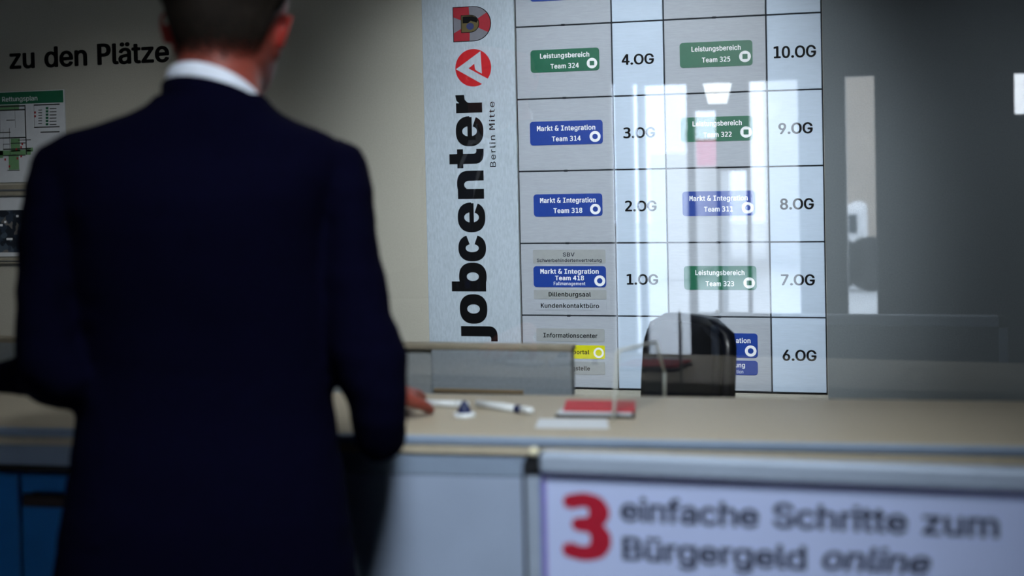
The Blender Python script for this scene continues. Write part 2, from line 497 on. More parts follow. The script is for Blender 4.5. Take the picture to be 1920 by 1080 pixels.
xa, za = mirrored(986, 421, YB + .05); xb, zb = mirrored(1050, 452, YB + .05)
ds = thing('added_glow_panel', 'small glowing white panel added on the entrance wall, mirrored under the plate Team 318', 'display', ((xa + xb) / 2, YB + .05, zb))
MB().box(xa - .015, xb + .015, YB, YB + .04, zb - .015, za + .015, .004).build('housing', m_dark, ds)
MB().box(xa, xb, YB + .04, YB + .045, zb, za).build('lit_panel', m_lamp, ds)

# ================================================================== name sign and directory board
def sheet(mb, pts, y): mb.prism(pts, front_of(y)); return mb

sg = thing('name_sign', 'tall blue-grey aluminium sign with vertical black jobcenter lettering and red round emblem', 'sign', (GX[0], YW, 0.9))
sx0, sx1, sz0, sz1 = GX[0], GX[1] - 0.004, 0.80, 2.46
MB().box(sx0, sx1, YW - .012, YW - .0008, sz0, sz1, .0015, 1).build('sign_panel', m_signp, sg)
YS = YW - .0125

# heavy lower-case letters; u runs along the word (upwards), v is the letter height; x-height = 50
def sup(cx, cv, a, b, e, t0=0.0, t1=360.0, n=48):
    pts = []
    for k in range(n + 1):
        t = R(t0 + (t1 - t0) * k / n); c, s = math.cos(t), math.sin(t)
        pts.append((cx + a * math.copysign(abs(c) ** (2 / e), c), cv + b * math.copysign(abs(s) ** (2 / e), s)))
    return pts
def ringp(mb, to3, cx, cv, a, b, ia, ib, t0=0, t1=360):
    closed = (t1 - t0) >= 360
    o = sup(cx, cv, a, b, 2.35, t0, t1); i = sup(cx, cv, ia, ib, 2.1, t0, t1)
    if closed: o.pop(); i.pop()
    mb.strip(o, i, to3, closed)
def rectp(mb, to3, u0, u1, v0, v1): mb.prism([(u0, v0), (u1, v0), (u1, v1), (u0, v1)], to3)
def heavy(mb, ch, to3):
    if ch == 'o':
        ringp(mb, to3, 27.5, 25, 27.5, 26.5, 8.5, 12)
    elif ch == 'b':
        rectp(mb, to3, 0, 19, 0, 66); ringp(mb, to3, 28, 25, 26.5, 26.5, 8, 11.5)
    elif ch == 'c':
        ringp(mb, to3, 26.5, 25, 26.5, 26.5, 8, 12.5, 20, 340)
    elif ch == 'e':
        ringp(mb, to3, 28, 25, 28, 26.5, 9.5, 14, 0, 336)
        rectp(mb, to3, 12, 54.5, 20.5, 29)
    elif ch == 'n':
        rectp(mb, to3, 0, 19, 0, 50); rectp(mb, to3, 34.5, 53.5, 0, 30)
        o = sup(29, 30, 24.5, 21.5, 2.3, 0, 150); i = sup(26.75, 28, 7.75, 9.5, 2.1, 0, 150)
        mb.strip(o, i, to3, False)
    elif ch == 't':
        rectp(mb, to3, 8, 27, 13, 65); rectp(mb, to3, 0, 36, 38.5, 50)
        o = sup(27, 16, 19, 17, 2.3, 180, 270); i = sup(32, 19, 5, 6, 2.1, 180, 270)
        mb.strip(o, i, to3, False)
        rectp(mb, to3, 26.5, 36, -1, 13)
    elif ch == 'r':
        rectp(mb, to3, 0, 19, 0, 50)
        mb.strip([(8, 30), (17, 42), (24, 49), (34.5, 51.2)], [(18, 20), (20, 28), (25, 33), (34.5, 34)], to3, False)
    elif ch == 'j':
        rectp(mb, to3, 9, 28, -4, 50)
        o = sup(9, -3, 19, 17, 2.4, -90, 0); i = sup(5, -3, 4.2, 4.5, 2.2, -90, 0)
        mb.strip(o, i, to3, False)
        mb.prism([(0, -20), (9, -20), (9, -7.5), (5, -7.5), (0, -7.4)], to3)
lt = MB()
# (letter, pixel row where it starts, pixel row where it ends, its own width)
for ch, p0, p1, wid in (('j', 639.0, 611.0, 28), ('o', 606.5, 551, 55), ('b', 546, 491.8, 54.5), ('c', 489.5, 439.8, 53),
                        ('e', 435, 379, 56), ('n', 372.5, 319.5, 53.5), ('t', 314.6, 278.8, 36), ('e', 273.8, 217.3, 56), ('r', 211, 177, 34.5)):
    bl = 909.3 + (p0 - 345) * 0.0185       # base line of the word in the picture
    q0 = on_y(bl, p0, YW); q1 = on_y(bl, p1, YW)
    k = (q1.z - q0.z) / wid
    xb = on_y(909.3, 345, YW).x
    kv = 0.0885 / 50                        # x-height on the sign
    lt = MB(); heavy(lt, ch, lambda u, v, z0=q0.z, k=k: Vector((xb - v * kv, YS, z0 + u * k)))
    seen = set()                            # the strokes of a letter are laid over each other, each a hair higher
    lev = 0
    lt.bm.verts.ensure_lookup_table()
    for v in lt.bm.verts:
        if v in seen: continue
        st = [v]; seen.add(v)
        while st:
            w = st.pop(); w.co.y -= 6e-5 * lev
            for e in w.link_edges:
                q = e.other_vert(w)
                if q not in seen: seen.add(q); st.append(q)
        lev += 1
    lt.build('letter', m_black, sg)
xbm = on_y(930.5, 250, YW).x
for wd_, p0, p1 in (('Berlin', 313, 254), ('Mitte', 243.5, 190.5)):
    letter(MB(), wd_, lambda u, v: Vector((xbm - v, YS, u)), on_y(930, p0, YW).z, on_y(930, p1, YW).z, 0, .0192, .006, 1.15).build('small_lettering', m_black, sg)

# round red emblem with a reversed triangular A
EM = on_y(889.5, 127.5, YW)
em = MB(); kk = 0.0362 * 1.62 / 36
er = 0.0605
sheet(em, circle(EM.x, EM.z, er, 56), YS)
em.mi = 1
def ep(px, py): return (EM.x + (px - 357) / 215 * er, EM.z - (py - 765) / 235 * er)
apex = ep(148, 775); top = ep(448, 562); low = ep(460, 843); r0 = ep(372, 715); r1 = ep(300, 770); g0 = ep(540, 916); g1 = ep(466, 976)
cv = [ep(375, 765), ep(383, 790), ep(400, 806)]
Y2 = YS - .0004
sheet(em, [apex, r1, r0, top], Y2)
sheet(em, [low, top, r0, cv[0], cv[1], cv[2]], Y2)
sheet(em, [apex, g1, g0, r1], Y2)
em.build('round_emblem', [m_red, m_signp], sg)

# shield: red and silver gyrons round a small bronze shield
CR = on_y(830 + 340 / 6, 270 / 6, YW)
def cp(px, py): return (CR.x + (px - 340) / 6 * .00174, CR.z - (py - 270) / 6 * .00168)
def shield(x0, x1, y0, y1, n=14):
    pts = [(x0, y0), (x0, y1)]
    cx = x1 - (y1 - y0) / 2
    for k in range(n + 1):
        a = R(90 - 180 * k / n); pts.append((cx + (x1 - cx) * math.cos(a), (y0 + y1) / 2 + (y1 - y0) / 2 * math.sin(a)))
    return pts
cs = MB()
sheet(cs, [cp(*p) for p in shield(120, 566, 70, 474)], YS)                     # dark rim
def gyron(pts, mi, dy):
    cs.mi = mi; sheet(cs, [cp(*p) for p in pts], YS - dy)
gyron(shield(128, 556, 78, 466), 1, .0003)
arc = shield(128, 556, 78, 466, 28)
arcp = arc[2:]
c0 = (320, 270)
gyron([(128, 270 - 82), c0, (310, 78), (128, 78)][::-1], 2, .0006)
gyron([(128, 466), (310, 466), c0, (128, 270 + 102)][::-1] if False else [(128, 372), (128, 466), (312, 466), c0], 2, .0006)
seg = [p for p in arcp if abs(p[1] - 260) < 120 and p[0] > 480]
gyron([c0] + seg, 2, .0006)
gyron(shield(215, 428, 168, 372), 0, .0008)
gyron(shield(222, 420, 176, 364), 3, .0011)
gyron([(236, 186), (236, 262), (300, 262), (330, 236), (400, 262), (412, 236), (396, 205), (350, 184)], 0, .0014)
gyron(circle(322, 300, 44, 20, 40)[::-1], 4, .0014)
o = cs.build('shield_crest', [m_black, m_crest_grey, m_crest_red, m_crest_gold, m_crest_blue], sg)

# directory board
db = thing('directory_board', 'large grid directory board of grey and pale blue panels listing teams and floors', 'sign', (GX[1], YW, 0.9))
MB().box(GX[1] - .002, GX[5] + .001, YW - .008, YW - .0008, GZ[6] - .002, 2.46, .001, 1).build('backing_plate', m_gap, db)
g = 0.0022
for r in range(6):
    z1 = GZ[r] if r else 2.455; z0 = GZ[r + 1]
    for c in range(1, 5):
        m = m_cellg if c in (1, 3) else m_cellb
        MB().box(GX[c] + g, GX[c + 1] - g, YW - .0135, YW - .008, z0 + g, z1 - g, .0012, 1).build('panel', m, db)
        if c in (1, 3) and r < 5:
            cx = (GX[c] + GX[c + 1]) / 2
            MB().box(cx - .006, cx + .006, YW - .016, YW - .008, z0 - .003, z0 + .0035, .001, 1).build('clip', m_gap, db)
YP = YW - .0137
def numeral(s, px0, px1, pyc, caph):
    q0 = on_y(px0, pyc, YW); q1 = on_y(px1, pyc, YW); k = .00168
    letter(MB(), s, front_of(YP), q0.x, q1.x, (q0.z + q1.z) / 2 - caph * k / 2, caph * k, .026, 1.0, '1234').build('floor_number', m_black, db)
for a in (('4.OG', 1167.2, 1227.6, 111.5, 19.5), ('3.OG', 1170.3, 1230, 248.8, 19.5), ('2.OG', 1173.5, 1232.6, 386, 19.5), ('1.OG', 1176.6, 1235.5, 523.3, 19.5),
          ('10.OG', 1451.3, 1530.8, 97.5, 21.5), ('9.OG', 1460.2, 1524.5, 240.5, 20), ('8.OG', 1463.2, 1526.6, 382, 20), ('7.OG', 1465, 1528.5, 524, 20), ('6.OG', 1468, 1531.6, 665.3, 20)):
    numeral(*a)
KZ = .00168
def plate(px, py, w, h, m, lines, icon=None, label=None, ink=None, r=6):
    """px, py: plate centre in the picture; lines: (text, centre px, centre py, width px, cap px, bold, ink)"""
    q0 = on_y(px - w / 2, py, YW); q1 = on_y(px + w / 2, py, YW); zc = on_y(px, py, YW).z
    hz = h * KZ / 2
    pts = rrect(q0.x, q1.x, zc - hz, zc + hz, r * KZ)
    pl = MB().prism(pts, front_of(YP - .0016), front_of(YP)).build('team_plate', m, db, label=label)
    WM[pl.name] = WM[db.name]
    YT = YP - .0019
    for s, cx, cy, wd_, cap, bold, slab in lines:
        t = MB()
        a = on_y(cx - wd_ / 2, cy, YW); b = on_y(cx + wd_ / 2, cy, YW)
        letter(t, s, front_of(YT), a.x, b.x, zc - (cy - py) * KZ - cap * KZ / 2, cap * KZ, bold, 1.06, slab)
        t.build('lettering', ink or m_white, pl)
    if icon:
        kind, ix, iy, ro = icon
        c = on_y(ix, iy, YW); cz = zc - (iy - py) * KZ + (ix - px) * 0.0
        kx = .00172; kz = KZ
        ic = MB()
        O = circle(c.x, cz, ro * kx, 36, ro * kz)
        if kind == 'ring':
            I = circle(c.x, cz, ro * .5 * kx, 36, ro * .5 * kz)
            ic.strip(O, I, front_of(YT))
        elif kind == 'thin':
            I = circle(c.x, cz, ro * .62 * kx, 36, ro * .62 * kz)
            ic.strip(O, I, front_of(YT))
        else:
            s_ = ro * .44
            I = []
            for k in range(36):
                a = 2 * PI * k / 36; q = max(abs(math.cos(a)), abs(math.sin(a)))
                I.append((c.x + s_ * kx * math.cos(a) / q, cz + s_ * kz * math.sin(a) / q))
            ic.strip(O, I, front_of(YT))
        ic.build('symbol', m_white, pl)
    return pl
B = .022
IB = 'I&0123456789'
def lb(px, py, w, h, num, icon, c1, y1, c2, y2):
    plate(px, py, w, h, m_green, [('Leistungsbereich', c1, y1, 92, 9.2, B, IB), ('Team ' + num, c2, y2, 53, 9, B, IB)], ('square',) + icon, 'green plate reading Leistungsbereich Team ' + num)
def mi_(px, py, w, h, num, icon, c1, y1, c2, y2, w1=109):
    plate(px, py, w, h, m_blue, [('Markt & Integration', c1, y1, w1, 9.4, B, IB), ('Team ' + num, c2, y2, 54, 9.2, B, IB)], ('ring',) + icon, 'blue plate reading Markt & Integration Team ' + num)
lb(1061.3, 113.5, 128.5, 42.5, '324', (1112, 121, 9.8), 1061, 104, 1061, 124)
mi_(1064, 249, 136, 45, '314', (1117.8, 257.5, 10.3), 1063.7, 240, 1064, 260)
mi_(1067.2, 384.3, 128.5, 42.5, '318', (1118.3, 392.5, 10), 1067, 375, 1067, 394.5, 104)
lb(1344, 102, 136, 46, '325', (1398, 108.5, 10.4), 1344, 91.5, 1344, 112)
lb(1345.3, 242, 134, 45, '322', (1400, 249, 10.3), 1346, 231.5, 1346.5, 252.3)
mi_(1349, 381.2, 136, 45.5, '311', (1403, 389.7, 10.4), 1348.5, 371.5, 1348.5, 391.5)
lb(1351.7, 520.3, 135.5, 44, '323', (1405.7, 529.4, 10.2), 1351, 510.5, 1351, 531)
plate(1069.5, 480.7, 135.6, 26.5, m_greyp, [('SBV', 1068.5, 476.5, 22, 7.6, .02, ''), ('Schwerbehindertenvertretung', 1069.5, 487.5, 121, 6.4, .022, '')], None, 'grey plate reading SBV Schwerbehindertenvertretung', m_posttx, 2.5)
plate(1070.5, 518, 135.5, 40, m_blue, [('Markt & Integration', 1070, 508, 109, 8.8, B, IB), ('Team 418', 1070, 520.5, 54, 8.6, B, IB), ('Fallmanagement', 1070, 531, 59, 6.3, .004, '')], ('ring', 1126.5, 525.8, 10.3), 'blue plate reading Markt & Integration Team 418 Fallmanagement')
plate(1071.2, 551.4, 135.5, 17.5, m_greyp, [('Dillenburgsaal', 1070.5, 551, 79, 8.4, B, '')], None, 'grey plate reading Dillenburgsaal', m_black, 1.5)
plate(1071.7, 572.3, 135, 17, m_cellg, [('Kundenkontaktbüro', 1070.8, 572.3, 109, 8.4, B, '')], None, 'pale grey plate reading Kundenkontaktbüro', m_black, 1.5)
plate(1071.7, 627.3, 127.4, 25, m_greyp, [('Informationscenter', 1071.6, 628, 101, 8.4, B, 'I')], None, 'grey plate reading Informationscenter', m_black, 2.5)
plate(1072.5, 658.5, 127, 25.5, m_yellow, [('nportal', 1088.5, 658.7, 37, 8.0, B, '')], ('thin', 1124.5, 659.5, 9.8), 'yellow plate ending in portal', m_black, 2.5)
plate(1073, 688.5, 127, 24.5, m_greyp, [('gstelle', 1091.8, 689, 33, 8.0, B, '')], None, 'grey plate ending in gstelle', m_black, 2.5)
plate(1354, 646.3, 135.5, 45, m_blue, [('ation', 1394.5, 637, 27.5, 9.2, B, '')], ('ring', 1408.6, 656, 10.3), 'blue plate ending in ation behind the chair', None)
plate(1354.5, 687.6, 135, 26.5, m_blue, [('ung', 1388.5, 682.5, 19, 8.8, B, ''), ('tion', 1388.5, 694.8, 12.5, 6.2, .004, '')], None, 'small blue plate ending in ung', None)
plate(1060, -21, 128, 44, m_blue, [])

# ---- wall lettering and the two framed plans on the left
wt = thing('wall_lettering', 'black lettering zu den Plätze on the beige wall left of the head', 'lettering', (-2.8, YW, 1.88))
for wd_, p0, p1 in (('zu', 18, 65.5), ('den', 83.5, 164), ('Plätze', 183, 318)):
    zb = on_y(18, 127, YW).z * .5 + on_y(318, 118, YW).z * .5 - .001
    letter(MB(), wd_, front_of(YW - .0006), on_y(p0, 122, YW).x, on_y(p1, 120, YW).x, zb, .0735, .026, 1.0).build('word', m_black, wt)

ev = thing('evacuation_plan', 'white evacuation plan with green header and floor plan, on the wall above the aerial photo', 'plan', (-3.1, YW, 1.64))
ex1 = on_y(122, 168, YW).x; ez1 = on_y(122, 168, YW).z; ez0 = on_y(30, 342, YW).z; ex0 = ex1 - .46
MB().box(ex0, ex1, YW - .006, YW, ez0, ez1, .001, 1).build('sheet', m_paper, ev)
YE = YW - .0063
hd = MB(); sheet(hd, [(ex0 + .004, ez1 - .045), (ex1 - .004, ez1 - .045), (ex1 - .004, ez1 - .002), (ex0 + .004, ez1 - .002)], YE); hd.build('header', m_evgreen, ev)
a = on_y(0, 186, YW); b = on_y(72, 183, YW)
letter(MB(), 'd Rettungsplan', front_of(YE - .0003), a.x - .008, b.x, ez1 - .0345, .0165, .004).build('header_lettering', m_white, ev)
pl = MB()
def ept(px, py):                            # spots on the plan, read from the photograph
    q = on_y(px, py, YW); return q.x, q.z
def erect(mb, px0, px1, py0, py1, dy=.0003):
    x0, z1 = ept(px0, py0); x1, z0 = ept(px1, py1); sheet(mb, [(x0, z0), (x1, z0), (x1, z1), (x0, z1)], YE - dy)
gr = MB()
for r_ in ((-60, 38, 200, 205), (-60, 60, 284, 290), (22, 40, 260, 284), (18, 38, 290, 318), (-30, 8, 284, 296), (52, 64, 277, 284)): erect(gr, *r_)
gr.build('corridor_marking', m_evlight, ev)
ln = MB()
for r_ in ((0, 50, 199.0, 199.8), (0, 50, 206, 206.8), (30, 30.8, 200, 240), (50, 50.8, 200, 290), (8, 8.8, 242, 275), (20, 20.8, 240, 290), (0, 22, 248, 248.8), (0, 50, 258, 258.8), (22, 50, 268, 268.8),
           (8, 20, 270, 270.8), (8, 8.8, 270, 280), (8, 60, 279, 279.8), (8, 50, 291, 291.8), (16, 16.8, 291, 320), (38, 38.8, 291, 320), (16, 39, 319, 319.8), (2, 2.8, 210, 250), (14, 30, 225, 225.6), (36, 60, 262, 262.8),
           (66, 66.8, 196, 238), (66, 114, 238, 238.6), (66, 114, 196, 196.6), (78, 114, 247, 248)): erect(ln, *r_, .0006)
for k in range(6): erect(ln, 74, 81, 206 + k * 5, 207.2 + k * 5, .0006); erect(ln, 95, 108, 203 + k * 6, 204.2 + k * 6, .0006)
ln.build('plan_drawing', m_line, ev)
for px, py in ((68, 211), (68, 218), (42, 276), (33, 280), (42, 293), (35, 297), (12, 299), (20, 312), (44, 270)):
    rd = MB(); erect(rd, px - 1.6, px + 1.6, py - 2, py + 2, .0009); rd.build('red_symbol', m_evred, ev)
for k in range(6):
    gs = MB(); erect(gs, 88, 93, 201 + k * 6, 205 + k * 6, .0009); gs.build('legend_symbol', m_evgreen, ev)

am = thing('aerial_map', 'framed dark aerial photo map with white margins at left edge, under the evacuation plan', 'map', (-3.15, YW, 1.25))
ax1 = on_y(44, 400, YW).x + .012; ax0 = ax1 - .42
az1 = on_y(20, 369, YW).z; az0 = on_y(20, 481, YW).z
MB().box(ax0, ax1, YW - .006, YW, az0, az1, .001, 1).build('sheet', m_paper, am)
m_aer = bpy.data.materials.new('aerial_photo_print'); m_aer.use_nodes = True
_n = m_aer.node_tree.nodes; _L = m_aer.node_tree.links; _p = _n['Principled BSDF']; _p.inputs['Roughness'].default_value = .5
_t = _n.new('ShaderNodeTexCoord'); _v = _n.new('ShaderNodeTexVoronoi'); _v.inputs['Scale'].default_value = 42; _v.distance = 'MANHATTAN'
_r = _n.new('ShaderNodeValToRGB'); _r.color_ramp.interpolation = 'CONSTANT'
for i, (ps, c) in enumerate(((0, (28, 36, 48)), (.35, (46, 58, 74)), (.55, (70, 84, 98)), (.75, (110, 108, 106)), (.88, (36, 48, 66)))):
    e = _r.color_ramp.elements[i] if i < 2 else _r.color_ramp.elements.new(ps)
    e.position = ps; e.color = lin(c) + (1,)
_s = _n.new('ShaderNodeSeparateColor')
_L.new(_t.outputs['Object'], _v.inputs['Vector']); _L.new(_v.outputs['Color'], _s.inputs['Color']); _L.new(_s.outputs['Red'], _r.inputs['Fac']); _L.new(_r.outputs['Color'], _p.inputs['Base Color'])
pa = MB(); pz1 = on_y(20, 394, YW).z; pz0 = on_y(20, 473, YW).z
sheet(pa, [(ax0 + .008, pz0), (ax1 - .006, pz0), (ax1 - .006, pz1), (ax0 + .008, pz1)], YE); pa.build('aerial_photo', m_aer, am)
for px, py, w in ((20, 448, 14), (4, 422, 8), (12, 416, 5), (35, 405, 6)):
    wl = MB(); x, z = ept(px, py); sheet(wl, [(x - w * .0009, z - .004), (x + w * .0009, z - .004), (x + w * .0009, z + .004), (x - w * .0009, z + .004)], YE - .0004)
    wl.build('place_label', m_white, am)
def rail(px, py0, py1, xr, label):
    z1 = on_y(px, py0, YW).z; z0 = on_y(px, py1, YW).z
    t = thing('poster_rail', label, 'rail', (-3.1, YW, z0), 0, 'clamp rails under the wall plans')
    MB().box(xr - .50, xr, YW - .022, YW, z0, z1, .004).build('rail_body', m_rail, t)
    MB().box(xr - .49, xr - .004, YW - .026, YW - .021, z0 + (z1 - z0) * .42, z0 + (z1 - z0) * .58, .001, 1).build('clamp_lip', m_alu, t)
rail(20, 346, 367, ex1 - .01, 'beige clamp rail just under the evacuation plan')
rail(20, 483, 494, ax1 + .02, 'beige clamp rail at the foot of the aerial photo map')

# ================================================================== the reception counter
CA = R(4.03)                                # the counter stands slightly turned
cr = thing('reception_counter', 'long reception counter with beige ledge top and blue-grey front behind the man', 'counter', (-1.0, 2.135, 0), CA)
L0, L1, DP = -1.6, 2.6, 0.40
b = MB(); b.box(L0, L1, 0.004, DP, ZC - .022, ZC, .004); b.build('ledge_top', m_counter, cr, local=True)
b = MB(); b.box(L0, L1, -.006, .010, ZC - .0165, ZC - .002, .004, 3); b.build('metal_edge', m_fascia, cr, local=True)
b = MB(); b.box(L0, L1, -.004, .012, ZC - .031, ZC - .0168, .002); b.build('edge_strip', m_cream, cr, local=True)
b = MB(); b.box(L0, L1, 0.0, .05, ZC - .066, ZC - .0312, .002); b.build('fascia', m_fascia, cr, local=True)
SPL = 0.02                                   # behind the man the front changes from a recessed blue cupboard to a flush pale panel
b = MB(); b.box(SPL, L1, 0.001, .03, .10, ZC - .0665, .0015); b.build('front_panel', m_front, cr, local=True)
b = MB(); b.box(L0, L1, .05, DP - .02, .0, ZC - .0225, .002); b.build('carcass', m_dark, cr, local=True)
_hp = on_y(62, 918, 2.10); HXL = (Matrix.Translation((-1.0, 2.135, 0)) @ Matrix.Rotation(CA, 4, 'Z')).inverted() @ _hp; HXL = HXL.x
for k in range(3):
    x0 = SPL - .53 * (k + 1); x1 = x0 + .525
    b = MB(); b.box(x0, x1, .024, .05, .10, ZC - .088, .003); d = b.build('cupboard_door', m_navy, cr, local=True); WM[d.name] = WM[cr.name]
    hx = x0 + (.06 if k == 0 else .30)
    if k == 0: hx = HXL
    b = MB(); b.box(hx - .012, hx, .004, .024, ZC - .135, ZC - .117, .002); b.box(hx + .11, hx + .122, .004, .024, ZC - .135, ZC - .117, .002)
    b.box(hx - .02, hx + .13, -.008, .006, ZC - .137, ZC - .115, .004); b.build('handle', m_handle, d, local=True)
b = MB(); b.box(L0, L1, .06, .10, 0, .10, .002); b.build('plinth', m_dark, cr, local=True)

# low desk on the staff side, with the grey screen and the glass screen standing on it
ZD = 0.74
dk = thing('staff_desk', 'beech staff desk behind the counter', 'desk', (-.4, 2.9, 0), CA)
b = MB(); b.box(-2.2, 2.2, -.26, .14, ZD - .025, ZD, .003); b.build('desk_top', m_wood, dk, local=True)
for lx in (-2.1, -.7, .7, 2.1):
    for ly in (-.20, .08):
        MB().box(lx - .025, lx + .025, ly - .025, ly + .025, 0, ZD - .026, .003).build('leg', m_alu, dk, local=True)

YPA = 2.885
gp = thing('desk_screen', 'low grey felt desk screen with a pale top rail between counter and name sign', 'screen', (-1.4, YPA, ZD))
zt = on_y(930, 645, YPA).z
xs_ = on_y(812, 690, YPA).x; xr_ = on_y(1073.5, 690, YPA).x
MB().box(-2.25, xs_ - .004, YPA, YPA + .02, ZD, zt - .012, .002).build('side_panel', m_feltl, gp)
MB().box(xs_, xr_, YPA - .012, YPA + .02, ZD, zt - .012, .003).build('felt_panel', m_felt, gp)
MB().box(-2.25, xr_ + .003, YPA - .014, YPA + .024, zt - .0122, zt, .003).build('top_rail', m_cream, gp)
zb_ = on_y(900, 731, YPA).z
MB().box(on_y(818, 731, YPA).x, on_y(985, 731, YPA).x, YPA - .018, YPA - .0121, zb_ - .004, zb_ + .004, .001).build('wooden_strip', m_wood, gp)

gs_ = thing('glass_screen', 'large clear protective glass screen behind the counter mirroring the bright entrance', 'screen', (0.1, Y_PANE, ZD))
gx0, gx1 = -1.35, 0.55
MB().box(gx0, gx1, Y_PANE, Y_PANE + .0002, ZD + .012, 2.35).build('pane', m_glass, gs_)
MB().box(gx0, gx1, Y_PANE - .012, Y_PANE + .014, ZD, ZD + .02, .002).build('foot_rail', m_alu, gs_)

# clear acrylic divider standing across the ledge
A0 = on_z(1150, 789, ZC); A1 = on_z(1246, 745, ZC)
ad = thing('acrylic_divider', 'small clear acrylic divider with polished edges standing across the counter ledge', 'divider', ((A0.x + A1.x) / 2, (A0.y + A1.y) / 2, ZC))
def on_div(px, py):                           # spot on the divider's upright plane
    n_ = Vector((A1.y - A0.y, -(A1.x - A0.x), 0)).normalized(); d = ray(px, py); t_ = (A0 - EYE).dot(n_) / d.dot(n_); return EYE + d * t_
P4 = [A0.copy(), A1.copy(), on_div(1246, 698), on_div(1229, 641), on_div(1158, 658)]
P4[0].z = P4[1].z = ZC + .0005
n_ = Vector((A1.y - A0.y, -(A1.x - A0.x), 0)).normalized() * .002
b = MB(); va = [b.bm.verts.new(p + n_) for p in P4]; b.face(va); b.build('sheet', m_acryl, ad, recalc=True)
for i, j in ((4, 0), (3, 4), (2, 3), (1, 2)):
    b = MB(); b.tube([P4[i], P4[j]], [.0026, .0026], 8); b.build('polished_edge', m_edge, ad, recalc=True, smooth=True)

# ---- small things on the ledge
def on_ledge(px, py): return on_z(px, py, ZC)
def pen(name, label, p0, p1, r, m1, m2, grp):
    a = on_ledge(*p0); c = on_ledge(*p1); d = (c - a); Lg = d.length; d.normalize()
    t = thing(name, label, 'pen', (a + c) / 2, 0, grp)
    up = Vector((0, 0, r))
    MB().tube([a + up, a + d * Lg * .7 + up], [r, r], 14).build('barrel', m1, t, recalc=True, smooth=True)
    MB().tube([a + d * Lg * .70 + up, a + d * Lg * .80 + up], [r * 1.05, r * 1.05], 14).build('grip_band', m2, t, recalc=True, smooth=True)
    MB().tube([a + d * Lg * .80 + up, a + d * Lg * .97 + up, a + d * Lg + up], [r, r * .9, r * .3], 14).build('cap', m1, t, recalc=True, smooth=True)
    return t
pen('marker_pen', 'white marker pen with navy band lying on the counter ledge, nearest the red folder', (895, 764), (1000, 778), .0068, m_whitepl, m_bluecap, 'white pens on the ledge')
pen('marker_pen', 'white marker pen lying on the ledge beside the sleeve, left of the blue topped bell', (800, 762), (880, 765), .0062, m_whitepl, m_whitepl, 'white pens on the ledge')
S0 = on_ledge(871, 782)
st = thing('desk_bell', 'small round white desk bell with a navy blue cone top on the counter ledge', 'bell', S0)
MB().lathe([(.0005, 0), (.019, 0), (.0195, .004), (.017, .008), (.0005, .0085)], S0, 28).build('base', m_whitepl, st, recalc=True, smooth=True)
MB().lathe([(.0005, .008), (.0125, .0082), (.0118, .012), (.007, .021), (.004, .0265), (.0005, .028)], S0, 28).build('knob', m_bluecap, st, recalc=True, smooth=True)

def slab4(pts, z0, z1, m, name, parent=None, bev=.001):
    b = MB()
    lo = [b.bm.verts.new((p.x, p.y, z0)) for p in pts]; hi = [b.bm.verts.new((p.x, p.y, z1)) for p in pts]
    b.face(lo[::-1]); b.face(hi)
    for i in range(4): b.face([lo[i], lo[(i + 1) % 4], hi[(i + 1) % 4], hi[i]])
    bmesh.ops.recalc_face_normals(b.bm, faces=b.bm.faces[:])
    bmesh.ops.bevel(b.bm, geom=b.bm.edges[:], offset=bev, segments=2, affect='EDGES')
    return b.build(name, m, parent)
q = [on_ledge(1040, 783), on_ledge(1190, 785), on_ledge(1192, 765), on_ledge(1062, 763)]
fo = thing('folder', 'flat red folder lying on the counter ledge by the acrylic divider', 'folder', (q[0] + q[2]) / 2)
slab4(q, ZC, ZC + .004, m_dark, 'back_cover', fo)
slab4([q[0].lerp(q[2], .03), q[1].lerp(q[3], .03), q[2].lerp(q[0], .03), q[3].lerp(q[1], .03)], ZC + .004, ZC + .009, m_paper, 'pages', fo)
slab4([on_ledge(1056, 781), on_ledge(1190, 784), on_ledge(1192, 764), on_ledge(1062, 762)], ZC + .009, ZC + .012, m_redbook, 'front_cover', fo)
q = [on_ledge(1003, 803), on_ledge(1142, 804), on_ledge(1138, 787), on_ledge(1010, 786)]
tag(slab4(q, ZC, ZC + .0012, m_paper, 'paper_sheet', None, .0003), 'pale sheet of paper lying on the ledge in front of the red folder', 'paper')

